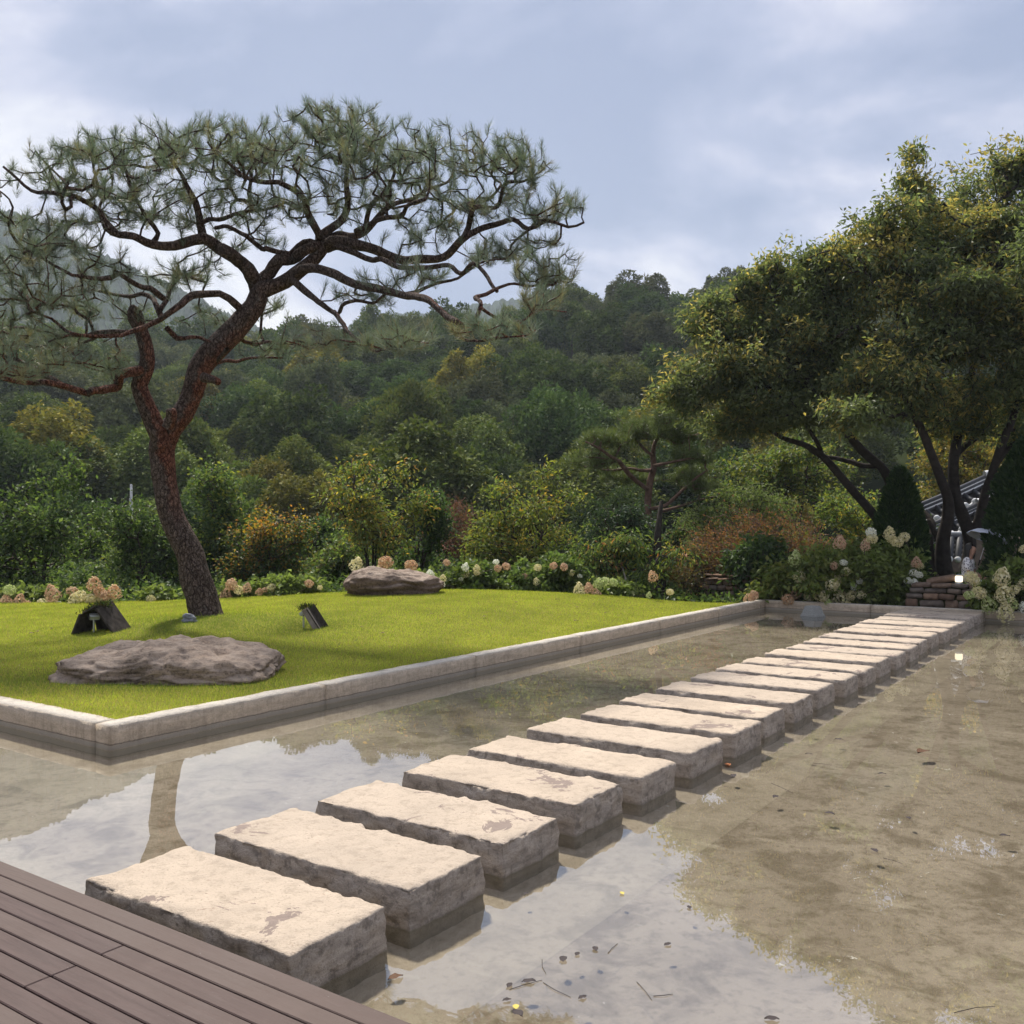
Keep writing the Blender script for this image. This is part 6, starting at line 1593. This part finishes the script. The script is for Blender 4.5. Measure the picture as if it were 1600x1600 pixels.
# ================================================================ leaves and twigs lying on the pond
def leaf_litter(px, L, m, rr, lb, group):
    bm = bmesh.new()
    rows_ = 5
    vs_l = []
    for j in range(rows_ + 1):
        t = j / rows_; wd = 0.30 * math.sin(PI * min(1, t * 1.0)) ** 0.8
        z = 0.10 * math.sin(t * PI) * rr.uniform(0.4, 1)
        vs_l.append([bm.verts.new(((t - 0.5), s * wd, z + 0.10 * abs(s) * rr.uniform(0.2, 1.0))) for s in (-1, 0, 1)])
    for j in range(rows_):
        for i in range(2): bm.faces.new((vs_l[j][i], vs_l[j][i + 1], vs_l[j + 1][i + 1], vs_l[j + 1][i]))
    me = bm_mesh('fallen_leaf', bm, True)
    p = ground_hit(*px)
    o = link('fallen_leaf', me, m, None, (p.x, p.y, 0.003)); o.scale = (L, L, L); o.rotation_euler = (0, 0, rr.uniform(0, 6.28))
    return tag(o, lb, 'leaf', group)
M['brown_leaf'] = plain('brown_leaf', (0.10, 0.05, 0.025), 0.7, 0.2, 0.4, 12); M['dark_leaf'] = plain('dark_leaf', (0.045, 0.035, 0.035), 0.7, 0.2, 0.3, 12)
M['orange_leaf'] = plain('orange_leaf', (0.38, 0.14, 0.05), 0.7, 0.2, 0.3, 12); M['yellow_leaf'] = plain('yellow_leaf', (0.52, 0.42, 0.10), 0.7, 0.2, 0.2, 12)
rl = random.Random(6)
leaf_litter((1443, 1176), 0.16, M['brown_leaf'], rl, 'large curled brown leaf floating alone on the open pond', 'fallen leaves on the pond')
leaf_litter((618, 1529), 0.07, M['brown_leaf'], rl, 'brown leaf on the water beside the first stepping stone', 'fallen leaves on the pond')
leaf_litter((1137, 1196), 0.085, M['orange_leaf'], rl, 'small orange leaf on the water against the side of a stepping stone halfway along', 'fallen leaves on the pond')
leaf_litter((806, 1575), 0.045, M['yellow_leaf'], rl, 'small yellow leaf among dark leaves near the deck', 'fallen leaves on the pond')
leaf_litter((972, 1397), 0.04, M['yellow_leaf'], rl, 'small yellow leaf on clear water by itself', 'fallen leaves on the pond')
for (x, y) in ((822, 1397), (792, 1564), (880, 1500), (902, 1492), (930, 1484), (910, 1560), (1043, 1477), (796, 1541), (826, 1535), (809, 1585), (1077, 1419), (1206, 1594)):
    leaf_litter((x, y), rl.uniform(0.035, 0.065), M['dark_leaf'], rl, 'small dark leaf lying in the shallow water near the deck', 'dark leaves in the near water')
for (x, y) in ((1146, 1213), (1212, 1246), (1296, 1272), (1366, 1330), (1420, 1279), (1378, 1210), (1264, 1179), (1311, 1156), (1570, 1307), (1270, 1141)):
    leaf_litter((x, y), rl.uniform(0.05, 0.08), M['dark_leaf'], rl, 'small dark leaf floating on the open pond beyond the stepping stones', 'dark leaves on the far water')
for (a, b) in (((1491, 1583), (1555, 1573)), ((995, 1535), (1019, 1564)), ((1021, 1557), (1051, 1554)), ((796, 1547), (847, 1532)), ((849, 1536), (892, 1559)), ((847, 1500), (853, 1522)), ((1270, 1193), (1300, 1196)), ((1205, 1224), (1240, 1240)), ((1380, 1341), (1410, 1350)), ((950, 1490), (965, 1475))):
    p, q = ground_hit(*a), ground_hit(*b); m_ = (p + q) / 2 + Vector((rl.uniform(-1, 1), rl.uniform(-1, 1), 0)) * 0.012
    o = link('fallen_twig', tubes_mesh('fallen_twig', [([(*p.xy, 0.002), (*m_.xy, 0.004), (*q.xy, 0.002)], [0.0017, 0.0015, 0.001], 5)]), M['dark_leaf'])
    tag(o, 'thin dark twig or needle lying on the pond', 'twig', 'twigs lying on the pond')
# scattered dead leaves on the turf
for (x, y) in ((693, 957), (675, 958), (757, 961), (806, 940), (902, 949), (871, 937), (565, 983), (598, 995), (946, 963), (928, 945), (720, 930), (900, 975), (57, 990), (50, 993), (80, 985)):
    q = W(x, y, F * (H - 0.3) / (y - HOR)); z = float(lawn_z(q.x, q.y)); q = W(x, y, F * (H - z) / (y - HOR)); z = float(lawn_z(q.x, q.y))
    o = leaf_litter((x, y), rl.uniform(0.07, 0.10), M['brown_leaf'], rl, 'small dead leaf lying on the lawn', 'dead leaves on the lawn')
    o.location = (q.x, q.y, z + 0.03)

# ---- air: everything, ground included, stands in a thin even haze
HAZE = 0.0004
me = box_mesh('haze', (2040, 1200, 300))
m, t = mat('haze')
pv = t.n('ShaderNodeVolumePrincipled')
pv.inputs['Color'].default_value = (0.80, 0.90, 1, 1)
pv.inputs['Density'].default_value = HAZE
pv.inputs['Anisotropy'].default_value = 0.2
o = t.n('ShaderNodeOutputMaterial'); t.l(pv.outputs[0], o.inputs['Volume'])
tag(link('haze', me, m, loc=(0, 430, 143)), kind='stuff')
